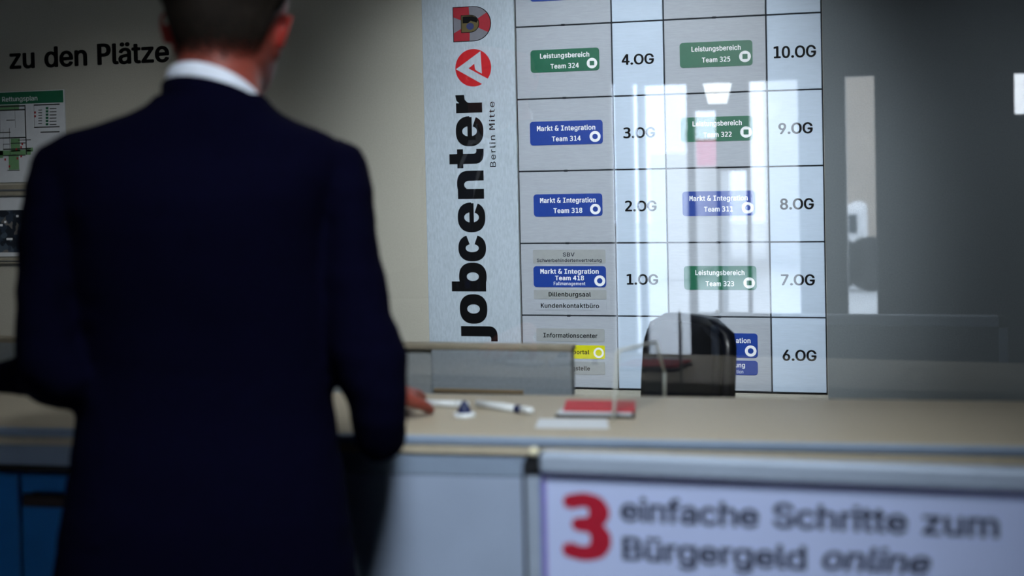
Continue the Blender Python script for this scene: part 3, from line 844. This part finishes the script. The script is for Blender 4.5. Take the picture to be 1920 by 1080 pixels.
# ================================================================== office chair behind the counter
CX = on_y(1309, 700, 3.55)
ch = thing('office_chair', 'black office chair with rounded backrest behind the counter, in front of the directory board', 'chair', (CX.x, 3.55, 0), R(-48))
zt_ = on_y(1290, 591, 3.55).z
def chair_shell(w, z0, z1, y0, thick, rtop, curve, inset=0.0):
    b = MB(); nx, nz = 16, 18
    def pt(i, j, y):
        z = z0 + (z1 - z0) * j / nz
        d = max(0, z - (z1 - rtop)) / rtop
        hw = w / 2 * (1 - .06 * (z1 - z) / (z1 - z0) * -1)
        hw_ = hw - rtop + rtop * max(0, 1 - d ** 2.4) ** (1 / 2.4) if d > 0 else hw
        hw_ = max(hw_, .012) - inset
        x = hw_ * (2 * i / nx - 1)
        return Vector((x, y + curve * (2 * i / nx - 1) ** 2 * -1 + .03 * math.sin((z - z0) / (z1 - z0) * PI) * -.6, z))
    F_ = [[b.bm.verts.new(pt(i, j, y0)) for i in range(nx + 1)] for j in range(nz + 1)]
    K = [[b.bm.verts.new(pt(i, j, y0 + thick)) for i in range(nx + 1)] for j in range(nz + 1)]
    for j in range(nz):
        for i in range(nx):
            b.face([F_[j][i], F_[j][i + 1], F_[j + 1][i + 1], F_[j + 1][i]]); b.face([K[j][i + 1], K[j][i], K[j + 1][i], K[j + 1][i + 1]])
    for j in range(nz):
        b.face([F_[j][0], F_[j + 1][0], K[j + 1][0], K[j][0]]); b.face([F_[j + 1][nx], F_[j][nx], K[j][nx], K[j + 1][nx]])
    for i in range(nx):
        b.face([F_[nz][i], F_[nz][i + 1], K[nz][i + 1], K[nz][i]]); b.face([F_[0][i + 1], F_[0][i], K[0][i], K[0][i + 1]])
    bmesh.ops.recalc_face_normals(b.bm, faces=b.bm.faces[:])
    return b
bk = chair_shell(.365, .60, zt_, -.012, .03, .085, .02).build('backrest', m_chairs, ch, local=True, smooth=True)
chair_shell(.33, .63, zt_ - .018, -.030, .02, .075, .02).build('back_cushion', m_chairf, ch, local=True, smooth=True)
b = MB(); b.tube([(0, .02, .78), (0, .05, .55), (0, .0, .44), (0, -.18, .42)], [(.03, .008)] * 4, 12, (1, 0, 0)); b.build('back_bracket', m_dark, ch, local=True, recalc=True, smooth=True)
b = MB(); b.box(-.23, .23, -.48, -.03, .44, .50, .024, 4); b.build('seat', m_chairf, ch, local=True, smooth=True)
b = MB(); b.lathe([(.028, .10), (.028, .30), (.018, .30), (.018, .43), (.09, .43), (.09, .44)], (0, -.25, 0), 20); b.build('gas_column', m_dark, ch, local=True, recalc=True, smooth=True)
for k in range(5):
    a = 2 * PI * k / 5 + .3; d = Vector((math.cos(a), math.sin(a), 0))
    c0_ = Vector((0, -.25, .11))
    lg = MB().tube([c0_, c0_ + d * .15 + Vector((0, 0, -.01)), c0_ + d * .29 + Vector((0, 0, -.035))], [(.022, .016), (.018, .014), (.013, .012)], 10).build('base_arm', m_dark, ch, local=True, recalc=True, smooth=True)
    WM[lg.name] = WM[ch.name]
    MB().tube([c0_ + d * .29 + Vector((0, 0, -.083)) - d.cross(Vector((0, 0, 1))) * .02, c0_ + d * .29 + Vector((0, 0, -.083)) + d.cross(Vector((0, 0, 1))) * .02], [.027, .027], 16, roundcap=False).build('caster', m_dark, lg, local=True, recalc=True, smooth=True)

# ================================================================== poster stand in the foreground
YF = 1.80
pz = on_y(1400, 846 + 16, YF).z                 # upper edge of the frame
px0 = on_y(986, 900, YF).x; px1 = px0 + .70
pz0 = pz - .92
ps = thing('poster_stand', 'floor poster stand with aluminium frame and lavender poster in the right foreground', 'sign', ((px0 + px1) / 2, YF, 0))
fwid = .0265
ztop = on_y(1012, 846, YF).z
def rail_(x0, x1, z0, z1, nm):
    b = MB(); b.box(x0, x1, YF - .014, YF + .012, z0, z1, .005, 3); return b.build(nm, m_frame, ps)
rail_(px0 + .022, px1 - .022, ztop - fwid, ztop, 'frame_rail')
rail_(px0 + .022, px1 - .022, pz0, pz0 + fwid, 'frame_rail')
rail_(px0 + .0015, px0 + fwid - .004, pz0 + .022, ztop - .0285, 'frame_rail')
rail_(px1 - fwid + .004, px1 - .0015, pz0 + .022, ztop - .0285, 'frame_rail')
for xx in (px0 - .0015, px1 - .0005):
    MB().box(xx, xx + .0025, YF - .013, YF + .012, pz0 + .022, ztop - .0285, .0008, 1).build('side_gasket', m_dark, ps)
for cx, cz, sx, sz in ((px0, ztop, 1, -1), (px1, ztop, -1, -1), (px0, pz0, 1, 1), (px1, pz0, -1, 1)):
    b = MB(); s_ = .0275; r_ = .018
    pts = [(0, s_)] + [(r_ - r_ * math.cos(R(90 * k / 6)), r_ - r_ * math.sin(R(90 * k / 6))) for k in range(7)] + [(s_ - .006, 0), (s_ - .006, s_)]
    pts = [(cx + sx * u, cz + sz * v) for u, v in pts]
    b.prism(pts, front_of(YF - .0155), front_of(YF + .0135))
    b.build('corner_cap', m_dark, ps, recalc=True)
PN = on_y(1006.5, 843.5, YF)  # the corner screw's highlight, put in as a cream ball
b = MB(); b.ball((PN.x, YF - .0135, PN.z), .0056, 16); b.build('screw_glint', m_glint, ps, smooth=True, label='cream ball painted as the glint of the upper left corner screw')
b = MB(); b.box(px0 + .006, px1 - .006, YF - .004, YF + .004, pz0 + .006, ztop - .006); b.build('back_board', m_dark, ps)
ix0, ix1, iz0, iz1 = px0 + fwid - .005, px1 - fwid + .005, pz0 + fwid - .002, ztop - fwid + .002
b = MB(); b.box(ix0, ix1, YF - .0055, YF - .0042, iz0, iz1); po = b.build('poster', m_poster, ps); WM[po.name] = WM[ps.name]
yp = YF - .0057
def frame_strip(t0, t1, m):
    b = MB()
    b.strip([(ix0 + t0, iz0 + t0), (ix1 - t0, iz0 + t0), (ix1 - t0, iz1 - t0), (ix0 + t0, iz1 - t0)], [(ix0 + t1, iz0 + t1), (ix1 - t1, iz0 + t1), (ix1 - t1, iz1 - t1), (ix0 + t1, iz1 - t1)], front_of(yp))
    b.build('border', m, po)
frame_strip(0, .0035, m_postbl); frame_strip(.0035, .0075, m_postb)
def ptext(s, p0, p1, cap, bold, m, shear=0.0, spacing=1.0, slab=''):
    a = on_y(*p0, YF); c = on_y(*p1, YF)
    letter(MB(), s, front_of(yp), a.x, c.x, (a.z + c.z) / 2, cap, bold, spacing, slab, shear).build('lettering', m, po)
kq = .000668
ptext('3', (1057, 1046), (1149, 1048), 127 * kq, .06, m_postred, 0.0, 1.0, '3')
ptext('einfache', (1165, 976), (1424, 987), 47 * kq, .026, m_posttx)
ptext('Schritte', (1450, 988), (1702, 998), 47 * kq, .026, m_posttx)
ptext('zum', (1729, 1000), (1873, 1007), 47 * kq, .026, m_posttx)
ptext('Bürgergeld', (1169, 1050), (1513, 1065), 46 * kq, .026, m_posttx)
ptext('online', (1542, 1067), (1746, 1075), 46 * kq, .026, m_posttx, .21)
# feet
for fx in (px0 + .12, px1 - .12):
    MB().box(fx - .016, fx + .016, YF + .014, YF + .030, .012, pz - .30, .003).build('upright', m_alu, ps)
    MB().box(fx - .02, fx + .02, YF - .16, YF + .18, 0, .014, .004).build('foot', m_dark, ps)

# ================================================================== the man at the counter, seen from behind
HEAD_YAW = R(28.0)
PO = Vector((-1.01, 1.90, 0.0))                 # where he stands
P_F = Vector((-math.sin(HEAD_YAW), math.cos(HEAD_YAW), 0)); P_R = Vector((math.cos(HEAD_YAW), math.sin(HEAD_YAW), 0))
def V(px, py, dy=0.0):                          # spot on an upright plane through him, dy in front of his middle; his own frame
    d = ray(px, py); t = (PO + P_F * dy - EYE).dot(P_F) / d.dot(P_F); p = EYE + d * t
    return Vector(((p - PO).dot(P_R), dy, p.z))
man = thing('person', 'man in dark navy suit and white shirt collar, back turned, standing at the counter', 'person', PO, HEAD_YAW)

def ringsec(pl, pr, yb, yf, n=40, e=2.3, z=None):
    cx = (pl.x + pr.x) / 2; a = (pr.x - pl.x) / 2; zc = z if z is not None else (pl.z + pr.z) / 2; cy = (yb + yf) / 2; b_ = (yf - yb) / 2
    out = []
    for k in range(n):
        t = 2 * PI * k / n; c, s = math.cos(t), math.sin(t)
        out.append(Vector((cx + a * math.copysign(abs(c) ** (2 / e), c), cy + b_ * math.copysign(abs(s) ** (2 / e), s), zc + (c * (pr.z - pl.z) / 2 if z is None else 0))))
    return out
# (row, left, right, back, front, squareness)
TORSO = [(1190, 90, 676, -.135, .125, 2.3), (1080, 97, 669, -.135, .125, 2.3), (960, 116, 656, -.132, .122, 2.3), (850, 132, 641, -.120, .118, 2.3), (800, 138, 632, -.112, .116, 2.3), (760, 142, 628, -.107, .116, 2.3),
         (690, 144, 626, -.104, .118, 2.3), (600, 132, 622, -.110, .125, 2.3), (510, 116, 612, -.122, .130, 2.3), (430, 104, 608, -.130, .130, 2.3), (370, 92, 624, -.130, .120, 2.3),
         (325, 80, 646, -.120, .105, 2.25), (295, 70, 658, -.108, .090, 2.2), (272, 82, 652, -.102, .076, 2.1), (252, 116, 622, -.099, .066, 2.1), (234, 180, 570, -.097, .060, 2.1), (215, 238, 528, -.095, .055, 2.1), (195, 278, 506, -.090, .05, 2.1), (178, 292, 496, -.083, .045, 2.1)]
def torso_rings(shrink=0.0, last=None):
    out = []
    for py, l, r, yb, yf, e in (TORSO if last is None else TORSO[:last]):
        a = V(l, py); c = V(r, py); a.x += shrink; c.x -= shrink
        out.append(ringsec(a, c, yb + shrink, yf - shrink, e=e))
    return out
SLEEVE_R = [((628, 318, 0), (.050, .062)), ((645, 372, -.005), (.046, .070)), ((650, 434, -.01), (.044, .070)), ((658, 520, -.02), (.050, .070)), ((668, 600, -.03), (.053, .068)),
            ((692, 672, -.045), (.058, .066)), ((704, 740, -.055), (.0475, .064)), ((709, 780, -.055), (.042, .060)), ((709, 818, -.05), (.038, .052))]
SLEEVE_R2 = [((711, 812, -.05), (.040, .044)), ((712, 806, .01), (.040, .042)), ((715, 780, .10), (.033, .034)), ((721, 761, .19), (.029, .029)), ((724, 759, .215), (.028, .028))]
SLEEVE_L = [((120, 322, 0), (.050, .062)), ((104, 372, -.005), (.044, .070)), ((94, 434, -.01), (.043, .070)), ((90, 520, -.015), (.043, .068)), ((88, 610, -.02), (.045, .066)),
            ((95, 680, -.03), (.050, .062)), ((122, 712, -.035), (.044, .052))]
SLEEVE_L2 = [((124, 712, -.04), (.047, .047)), ((108, 708, .02), (.045, .045)), ((72, 703, .11), (.036, .036)), ((34, 705, .18), (.025, .028)), ((4, 707, .22), (.0215, .026)), ((-18, 708, .245), (.0215, .026))]
def path(sl, k=1.0):
    return [V(*p) for p, r in sl], [(r[0] * k, r[1] * k) for p, r in sl]

# ---- hands
def hand(mb, W, d, nrm, side, curl=(.25, .45, .35), spread=.16, sc=1.0):
    """W wrist, d direction of the fingers, nrm the way the palm faces, side +1/-1 the way the thumb lies along s"""
    d = d.normalized(); nrm = (nrm - d * nrm.dot(d)).normalized(); s = d.cross(nrm) * side
    rows = []
    for t, w, h in ((-.03, .026, .021), (0, .027, .019), (.03, .036, .017), (.062, .041, .0155), (.088, .040, .013), (.098, .036, .010)):
        c = W + d * t * sc
        rows.append([c + s * (w * sc * math.cos(a)) + nrm * (h * sc * math.sin(a)) for a in (2 * PI * k / 20 for k in range(20))])
    mb.loft(rows)
    for i, (off, ln_, r_) in enumerate(((.031, .072, .0086), (.0105, .081, .0089), (-.0105, .075, .0085), (-.030, .059, .0076))):
        base = W + d * (.084 - abs(off) * .18) * sc + s * off * sc
        dd = (d + s * spread * off / .03).normalized()
        pts = [base]; rr = [r_ * sc]; ang = 0
        for j, (fr, cu) in enumerate(zip((.46, .31, .23), curl)):
            ang += cu * (1 + .12 * i)
            q = dd * math.cos(ang) + nrm * math.sin(ang)
            pts.append(pts[-1] + q * ln_ * fr * .5 * sc); rr.append(r_ * sc * (.98 - .08 * j))
            pts.append(pts[-1] + q * ln_ * fr * .5 * sc); rr.append(r_ * sc * (.96 - .09 * j))
        mb.tube(pts, rr, 12, tuple(nrm), roundcap=True)
    tb = W + d * .022 * sc + s * .024 * sc + nrm * .006 * sc
    q1 = (d * .72 + s * .62 + nrm * .28).normalized(); q2 = (d * .88 + s * .34 + nrm * .30).normalized()
    mb.tube([tb, tb + q1 * .024 * sc, tb + q1 * .046 * sc, tb + q1 * .046 * sc + q2 * .018 * sc, tb + q1 * .046 * sc + q2 * .034 * sc], [.014 * sc, .0125 * sc, .0105 * sc, .010 * sc, .008 * sc], 12, tuple(nrm), roundcap=True)

# ---- head, built in its own frame: x right, y the way he looks, z up
HC = V(427, 62, .03)
HM = Matrix.Translation(HC) @ Matrix.Rotation(R(-14), 4, 'Z') @ Matrix.Rotation(R(3), 4, 'Y') @ Matrix.Rotation(R(-3), 4, 'X')
def Hd(x, y, z): return HM @ Vector((x, y, z))
H3 = HM.to_3x3()
body = MB()
hb = [(-.104, .022, .040, .020, .070), (-.092, .045, .052, .004, .096), (-.070, .061, .062, -.060, .104), (-.045, .070, .068, -.082, .102), (-.015, .077, .0, -.092, .100), (.015, .081, .0, -.098, .100), (.05, .089, .0, -.100, .098),
      (.08, .088, 0, -.098, .092), (.105, .075, 0, -.088, .078), (.125, .050, 0, -.068, .058), (.138, .030, 0, -.044, .034), (.144, .010, 0, -.018, .008)]
body.loft([[Hd(a * math.cos(t), (yb + yf) / 2 + (yf - yb) / 2 * math.sin(t), z) for t in (2 * PI * k / 32 for k in range(32))] for z, a, _, yb, yf in hb])
# face: nose, brow, cheek, lips, chin, eyes
body.tube([Hd(0, .098, .018), Hd(0, .108, 0), Hd(0, .118, -.022), Hd(0, .106, -.034)], [.007, .009, .013, .008], 12, roundcap=True)
for sx in (-1, 1):
    body.tube([Hd(sx * .008, .099, .026), Hd(sx * .03, .096, .031), Hd(sx * .052, .078, .026)], [.008, .009, .007], 10, roundcap=True)
    body.ball(Hd(sx * .031, .086, .010), .0135, 14)
    # ears: a dished shell standing off the head
    e3 = (HM @ Matrix.Rotation(R(sx * 17), 4, 'Z') @ Matrix.Rotation(R(sx * 9), 4, 'Y')).to_3x3()
    c = Hd(sx * .0735, -.004, -.002)
    rim = [c + e3 @ Vector((sx * (.012 + .004 * math.sin(t)), -.006 + .019 * math.cos(t), .028 * math.sin(t) + (.003 if math.sin(t) > 0 else 0))) for t in (R(-100 + 320 * k / 14) for k in range(15))]
    body.tube(rim, [.0042] * 15, 8, roundcap=True)
    body.ball(c + e3 @ Vector((sx * .004, -.002, 0)), (.0075, .018, .026), 14, e3)
    body.ball(c + e3 @ Vector((sx * .008, .006, -.027)), (.006, .009, .010), 12, e3)
body.tube([Hd(-.024, .094, -.056), Hd(-.010, .104, -.054), Hd(0, .105, -.0555), Hd(.010, .104, -.054), Hd(.024, .094, -.056)], [.003, .005, .0045, .005, .003], 8, roundcap=True)
body.tube([Hd(-.020, .095, -.064), Hd(0, .104, -.066), Hd(.020, .095, -.064)], [.003, .006, .003], 8, roundcap=True)
body.ball(Hd(0, .082, -.092), (.022, .018, .016), 14, H3)
# neck and trunk
NB = V(402, 205, -.01); NT = V(412, 100, .012)
body.tube([NB + Vector((0, 0, -.05)), NB, NB.lerp(NT, .5), NT, NT + Vector((0.003, .01, .03))], [(.078, .075), (.068, .068), (.0635, .065), (.062, .064), (.055, .06)], 28, (1, 0, 0))
body.loft(torso_rings(.016))
for sl in (SLEEVE_R, SLEEVE_R2, SLEEVE_L, SLEEVE_L2):
    p, r = path(sl, .74); body.tube(p, r, 18, (1, 0, 0), roundcap=True)
# legs
for sx in (-1, 1):
    hx = .0 + (V(384, 1080).x) + sx * .095
    body.tube([Vector((hx, -.005, .98)), Vector((hx, 0, .86)), Vector((hx + sx * .01, .0, .70)), Vector((hx + sx * .012, .008, .52)), Vector((hx + sx * .015, -.008, .36)), Vector((hx + sx * .018, -.015, .20)), Vector((hx + sx * .02, -.012, .09))],
              [(.085, .1), (.088, .098), (.075, .08), (.056, .06), (.054, .060), (.042, .045), (.038, .042)], 18, (1, 0, 0), roundcap=True)
    body.tube([Vector((hx + sx * .02, -.03, .045)), Vector((hx + sx * .022, .06, .04)), Vector((hx + sx * .03, .15, .03))], [(.030, .034), (.036, .030), (.03, .016)], 14, (1, 0, 0), roundcap=True)
# hands: the right one lies on the ledge, the left one reaches out
wR = V(*SLEEVE_R2[-1][0]); tipR = V(752, 772, .36)
hand(body, wR + Vector((.002, .015, .016)), Vector((tipR.x - wR.x, tipR.y - wR.y, -.020)), Vector((0.0, .08, -1)), -1, (.06, .10, .12))
wL = V(*SLEEVE_L2[-1][0])
hand(body, wL + Vector((-.012, .012, 0)), Vector((-.9, .55, -.05)), Vector((0.35, .55, -.75)), 1, (.2, .35, .3))
bme = voxel_union(body, .0042, 3, .5)
m_flush = m_skin.copy(); m_flush.name = 'flushed_ear_skin'
for e_, c_ in zip([n for n in m_flush.node_tree.nodes if n.type == 'VALTORGB'][0].color_ramp.elements, ((128, 34, 28), (160, 48, 38))): e_.color = lin(c_) + (1,)
bo = link_mesh('body', bme, [m_skin, m_flush], man, local=True, smooth=True)
HMi = HM.inverted()
for p in bme.polygons:
    q = HMi @ p.center
    if abs(q.x) > .078 and abs(q.y) < .032 and -.05 < q.z < .04: p.material_index = 1
from mathutils.bvhtree import BVHTree
bvh = BVHTree.FromPolygons([v.co for v in bme.vertices], [p.vertices for p in bme.polygons])

# ---- eyes and brows
m_eye = mat('eye_white', (226, 222, 216), 0.25, var=0.01); m_iris = mat('brown_iris', (52, 36, 26), 0.2)
for sx in (-1, 1):
    b = MB(); b.ball(Hd(sx * .031, .0868, .010), .0118, 18)
    e_ = b.build('eye', m_eye, man, local=True, smooth=True); WM[e_.name] = WM[man.name]
    b = MB(); b.ball(Hd(sx * .031, .0945, .009), (.0052, .0046, .0052), 14, H3); b.build('iris', m_iris, e_, local=True, smooth=True)

# ---- hair: short, dark, faded towards the nape
hr = MB(); NA, NE = 96, 26
hc = Vector((0, -.012, .035))
outer, inner = [], []
for j in range(NE + 1):
    ro, ri = [], []
    for i in range(NA):
        az = 2 * PI * i / NA                                 # 0 right, 90 front
        back = max(0.0, -math.sin(az)); front = max(0.0, math.sin(az)); side_ = abs(math.cos(az))
        lo = R(-52) * back ** .8 + R(27) * front ** .7 + R(10) * side_ ** 6 * (1 - back)
        if back > 0: lo = R(8) * (1 - min(1, back * 3.4)) + R(-50) * min(1, max(0, (back - .18) / .45))
        el = lo + (PI / 2 - lo) * j / NE
        d = Vector((math.cos(az) * math.cos(el), math.sin(az) * math.cos(el), math.sin(el)))
        dw = H3 @ d; cw = HM @ hc
        hit = bvh.ray_cast(cw + dw * .35, -dw, .35)
        p = hit[0] if hit[0] else cw + dw * .1
        rise = (el - lo)
        th = .0012 + .017 * (1 - math.exp(-rise / .35)) * (.55 + .45 * max(0, math.sin(el)) + .75 * side_ * (1 if el > .05 else .5))
        th *= 1 + .18 * noise.noise(Vector((az * 9, el * 3, 2.0))) + .10 * noise.noise(Vector((az * 26, el * 7, 5.0)))
        if j == 0: th = .0004
        ro.append(p + dw * th); ri.append(p - dw * .004)
    outer.append(ro); inner.append(ri)
fo_ = [[hr.bm.verts.new(p) for p in r] for r in outer]; fi_ = [[hr.bm.verts.new(p) for p in r] for r in inner]
for j in range(NE):
    for i in range(NA):
        k = (i + 1) % NA
        hr.face([fo_[j][i], fo_[j][k], fo_[j + 1][k], fo_[j + 1][i]]); hr.face([fi_[j][k], fi_[j][i], fi_[j + 1][i], fi_[j + 1][k]])
for i in range(NA):
    k = (i + 1) % NA
    hr.face([fo_[0][k], fo_[0][i], fi_[0][i], fi_[0][k]])
m_hair = bpy.data.materials.new('dark_brown_hair'); m_hair.use_nodes = True
_n = m_hair.node_tree.nodes; _L = m_hair.node_tree.links; _p = _n['Principled BSDF']
_p.inputs['Roughness'].default_value = .7; _p.inputs['Specular IOR Level'].default_value = .15
_t = _n.new('ShaderNodeTexCoord'); _mp = _n.new('ShaderNodeMapping'); _mp.inputs['Scale'].default_value = (160, 160, 30)
_z = _n.new('ShaderNodeTexNoise'); _z.inputs['Scale'].default_value = 1.0
_r = _n.new('ShaderNodeValToRGB'); _r.color_ramp.elements[0].color = lin((18, 15, 13)) + (1,); _r.color_ramp.elements[1].color = lin((46, 39, 33)) + (1,)
_b = _n.new('ShaderNodeBump'); _b.inputs['Strength'].default_value = .5; _b.inputs['Distance'].default_value = .004
_L.new(_t.outputs['Object'], _mp.inputs['Vector']); _L.new(_mp.outputs['Vector'], _z.inputs['Vector']); _L.new(_z.outputs['Fac'], _r.inputs['Fac']); _L.new(_r.outputs['Color'], _p.inputs['Base Color'])
_L.new(_z.outputs['Fac'], _b.inputs['Height']); _L.new(_b.outputs['Normal'], _p.inputs['Normal'])
# the clipped nape: hairs get sparser downwards, so skin shows between them
_sx = _n.new('ShaderNodeSeparateXYZ'); _L.new(_t.outputs['Object'], _sx.inputs['Vector'])
_mr = _n.new('ShaderNodeMapRange'); _mr.inputs['From Min'].default_value = HC.z - .066; _mr.inputs['From Max'].default_value = HC.z + .008
_f = _n.new('ShaderNodeTexNoise'); _f.inputs['Scale'].default_value = 420
_L.new(_t.outputs['Object'], _f.inputs['Vector'])
_fr = _n.new('ShaderNodeMapRange'); _fr.inputs['From Min'].default_value = .3; _fr.inputs['From Max'].default_value = .7
_L.new(_f.outputs['Fac'], _fr.inputs['Value'])
_g = _n.new('ShaderNodeMath'); _g.operation = 'GREATER_THAN'
_L.new(_sx.outputs['Z'], _mr.inputs['Value']); _L.new(_mr.outputs['Result'], _g.inputs[0]); _L.new(_fr.outputs['Result'], _g.inputs[1])
_L.new(_g.outputs[0], _p.inputs['Alpha'])
hr.build('hair', m_hair, man, local=True, smooth=True)
for sx in (-1, 1):
    b = MB(); b.tube([Hd(sx * .014, .106, .032), Hd(sx * .032, .104, .038), Hd(sx * .052, .087, .033)], [.002, .0035, .0015], 8, roundcap=True)
    b.build('eyebrow', mat('eyebrow_hair', (40, 32, 28), .8), man, local=True, recalc=True, smooth=True)

# ---- jacket
jk = MB()
jk.loft(torso_rings(0.0))
for sl in (SLEEVE_R, SLEEVE_R2, SLEEVE_L, SLEEVE_L2):
    p, r = path(sl); jk.tube(p, r, 26, (1, 0, 0), roundcap=sl in (SLEEVE_R, SLEEVE_L))
jme = voxel_union(jk, .0065, 7, .5)
for v in jme.vertices:                                        # soft folds of the cloth
    c = v.co
    f = .0022 * noise.noise(Vector((c.x * 9, c.y * 9, c.z * 5))) + .0016 * noise.noise(Vector((c.x * 22, c.y * 14, c.z * 16)))
    if abs(c.x - .0) > .16: f += .0026 * noise.noise(Vector((c.x * 20, c.y * 8, c.z * 34)))
    v.co += v.normal * f
jo = link_mesh('jacket', jme, m_suit, man, local=True, smooth=True); WM[jo.name] = WM[man.name]
jb = BVHTree.FromPolygons([v.co for v in jme.vertices], [p.vertices for p in jme.polygons])

def collar(rx, ry, cx, cy, zb, zl, zr, drop, th, flare, n=56, front_dip=0.0):
    """a band round the neck: upper edge given at back, left and right; drop = its height"""
    zm = (zl + zr) / 2; k_ = zb - zm
    rows = [[], [], [], [], []]
    for i in range(n):
        t = 2 * PI * i / n; c, s = math.cos(t), math.sin(t)
        z = zm + (zr - zl) / 2 * c - k_ * s - front_dip * max(0, s) ** 1.5
        for q, (f, dz) in enumerate(((0, 0), (th, .0), (th + flare, -drop), (flare, -drop), (0, 0))):
            rows[q].append(Vector((cx + (rx + f) * c, cy + (ry + f) * s, z + dz)))
    b = MB(); R_ = [[b.bm.verts.new(p) for p in r] for r in rows[:4]]
    for q in range(4):
        for i in range(n):
            j = (i + 1) % n
            b.face([R_[q][i], R_[q][j], R_[(q + 1) % 4][j], R_[(q + 1) % 4][i]])
    bmesh.ops.recalc_face_normals(b.bm, faces=b.bm.faces[:])
    return b
zb_, zl_, zr_ = V(388, 123, -.075).z, V(315, 146, 0).z, V(494, 204, 0).z
cxs = (V(316, 150).x + V(490, 190).x) / 2
collar(.0665, .070, cxs, -.004, zb_, zl_, zr_, .042, .0035, .004, front_dip=.01).build('shirt_collar', m_shirt, man, local=True, smooth=True)
zb_, zl_, zr_ = V(390, 149, -.085).z, V(305, 162, 0).z, V(496, 212, 0).z
collar(.0715, .0715, cxs, -.004, zb_, zl_, zr_, .078, .006, .007, front_dip=.05).build('jacket_collar', m_suit, jo, local=True, smooth=True)
# front: shirt, tie and lapels follow the chest
def on_chest(pts, off, th, name, m, par):
    b = MB(); a = []
    for x, z in pts:
        h = jb.ray_cast(Vector((x, .6, z)), Vector((0, -1, 0)), .8)
        y = h[0].y if h[0] else .06
        a.append(Vector((x, y, z)))
    f0 = [b.bm.verts.new(p + Vector((0, off, 0))) for p in a]; f1 = [b.bm.verts.new(p + Vector((0, off + th, 0))) for p in a]
    n = len(a) // 2
    for i in range(n - 1):                                     # two columns: left edge, right edge
        l0, r0, l1, r1 = 2 * i, 2 * i + 1, 2 * i + 2, 2 * i + 3
        b.face([f1[l0], f1[r0], f1[r1], f1[l1]]); b.face([f0[l1], f0[r1], f0[r0], f0[l0]])
        b.face([f1[l0], f1[l1], f0[l1], f0[l0]]); b.face([f1[r1], f1[r0], f0[r0], f0[r1]])
    b.face([f1[0], f0[0], f0[1], f1[1]]); b.face([f1[-1], f0[-1], f0[-2], f1[-2]])
    bmesh.ops.recalc_face_normals(b.bm, faces=b.bm.faces[:])
    return b.build(name, m, par, local=True, smooth=False)
def cols(x0, x1, z0, z1, w0, w1, n=12):
    out = []
    for i in range(n + 1):
        t = i / n; x = x0 + (x1 - x0) * t; z = z0 + (z1 - z0) * t; w = w0 + (w1 - w0) * t
        out += [(x - w / 2, z), (x + w / 2, z)]
    return out
on_chest(cols(0, 0, 1.565, 1.22, .13, .012), .001, .004, 'shirt_front', m_shirt, man)
on_chest(cols(0, 0, 1.555, 1.20, .045, .08), .006, .004, 'tie', m_bluecap, man)
on_chest(cols(-.075, -.02, 1.575, 1.20, .05, .02), .004, .006, 'lapel', m_suit, jo)
on_chest(cols(.075, .02, 1.575, 1.20, .05, .02), .004, .006, 'lapel', m_suit, jo)
for k in range(2):
    z = 1.15 - .11 * k; h = jb.ray_cast(Vector((0.01, .6, z)), Vector((0, -1, 0)), .8)
    MB().ball((0.01, h[0].y + .001, z), (.010, .004, .010), 14).build('button', m_dark, jo, local=True, smooth=True)
# cuffs of the shirt
for sl, nm in ((SLEEVE_R2, 1), (SLEEVE_L2, -1)):
    p, r = path(sl); d = (p[-1] - p[-2]).normalized()
    MB().tube([p[-1] - d * .02, p[-1] + d * .008], [(r[-1][0] * .86, r[-1][1] * .86)] * 2, 24, (1, 0, 0)).build('shirt_cuff', m_shirt, man, local=True, recalc=True, smooth=True)
# trousers
tr = MB()
hx0 = V(384, 1080).x
tr.loft([ringsec(Vector((hx0 - a, 0, z)), Vector((hx0 + a, 0, z)), yb, yf, z=z) for z, a, yb, yf in ((1.02, .178, -.10, .10), (.95, .192, -.12, .105), (.88, .198, -.125, .105), (.80, .197, -.115, .10), (.76, .19, -.10, .09))])
for sx in (-1, 1):
    hx = hx0 + sx * .095
    tr.tube([Vector((hx, -.005, .86)), Vector((hx + sx * .008, .0, .70)), Vector((hx + sx * .012, .006, .52)), Vector((hx + sx * .015, 0, .36)), Vector((hx + sx * .018, -.004, .20)), Vector((hx + sx * .02, 0, .06))],
            [(.098, .108), (.088, .092), (.075, .080), (.070, .076), (.064, .072), (.062, .076)], 22, (1, 0, 0))
link_mesh('trousers', voxel_union(tr, .009, 4), m_suit, man, local=True, smooth=True)
for sx in (-1, 1):
    hx = hx0 + sx * .117
    sh = MB()
    rows = []
    for y, w, h, zc in ((-.075, .022, .028, .034), (-.06, .034, .045, .048), (-.02, .038, .05, .052), (.03, .040, .045, .047), (.08, .045, .036, .038), (.13, .046, .028, .030), (.17, .036, .022, .024), (.19, .016, .015, .019)):
        rows.append([Vector((hx + sx * .012 * (y + .07) / .2 + w * math.cos(t), y, max(.002, zc + h * math.sin(t)))) for t in (2 * PI * k / 20 for k in range(20))])
    sh.loft(rows); so = sh.build('shoe', m_leather, man, local=True, recalc=True, smooth=True)
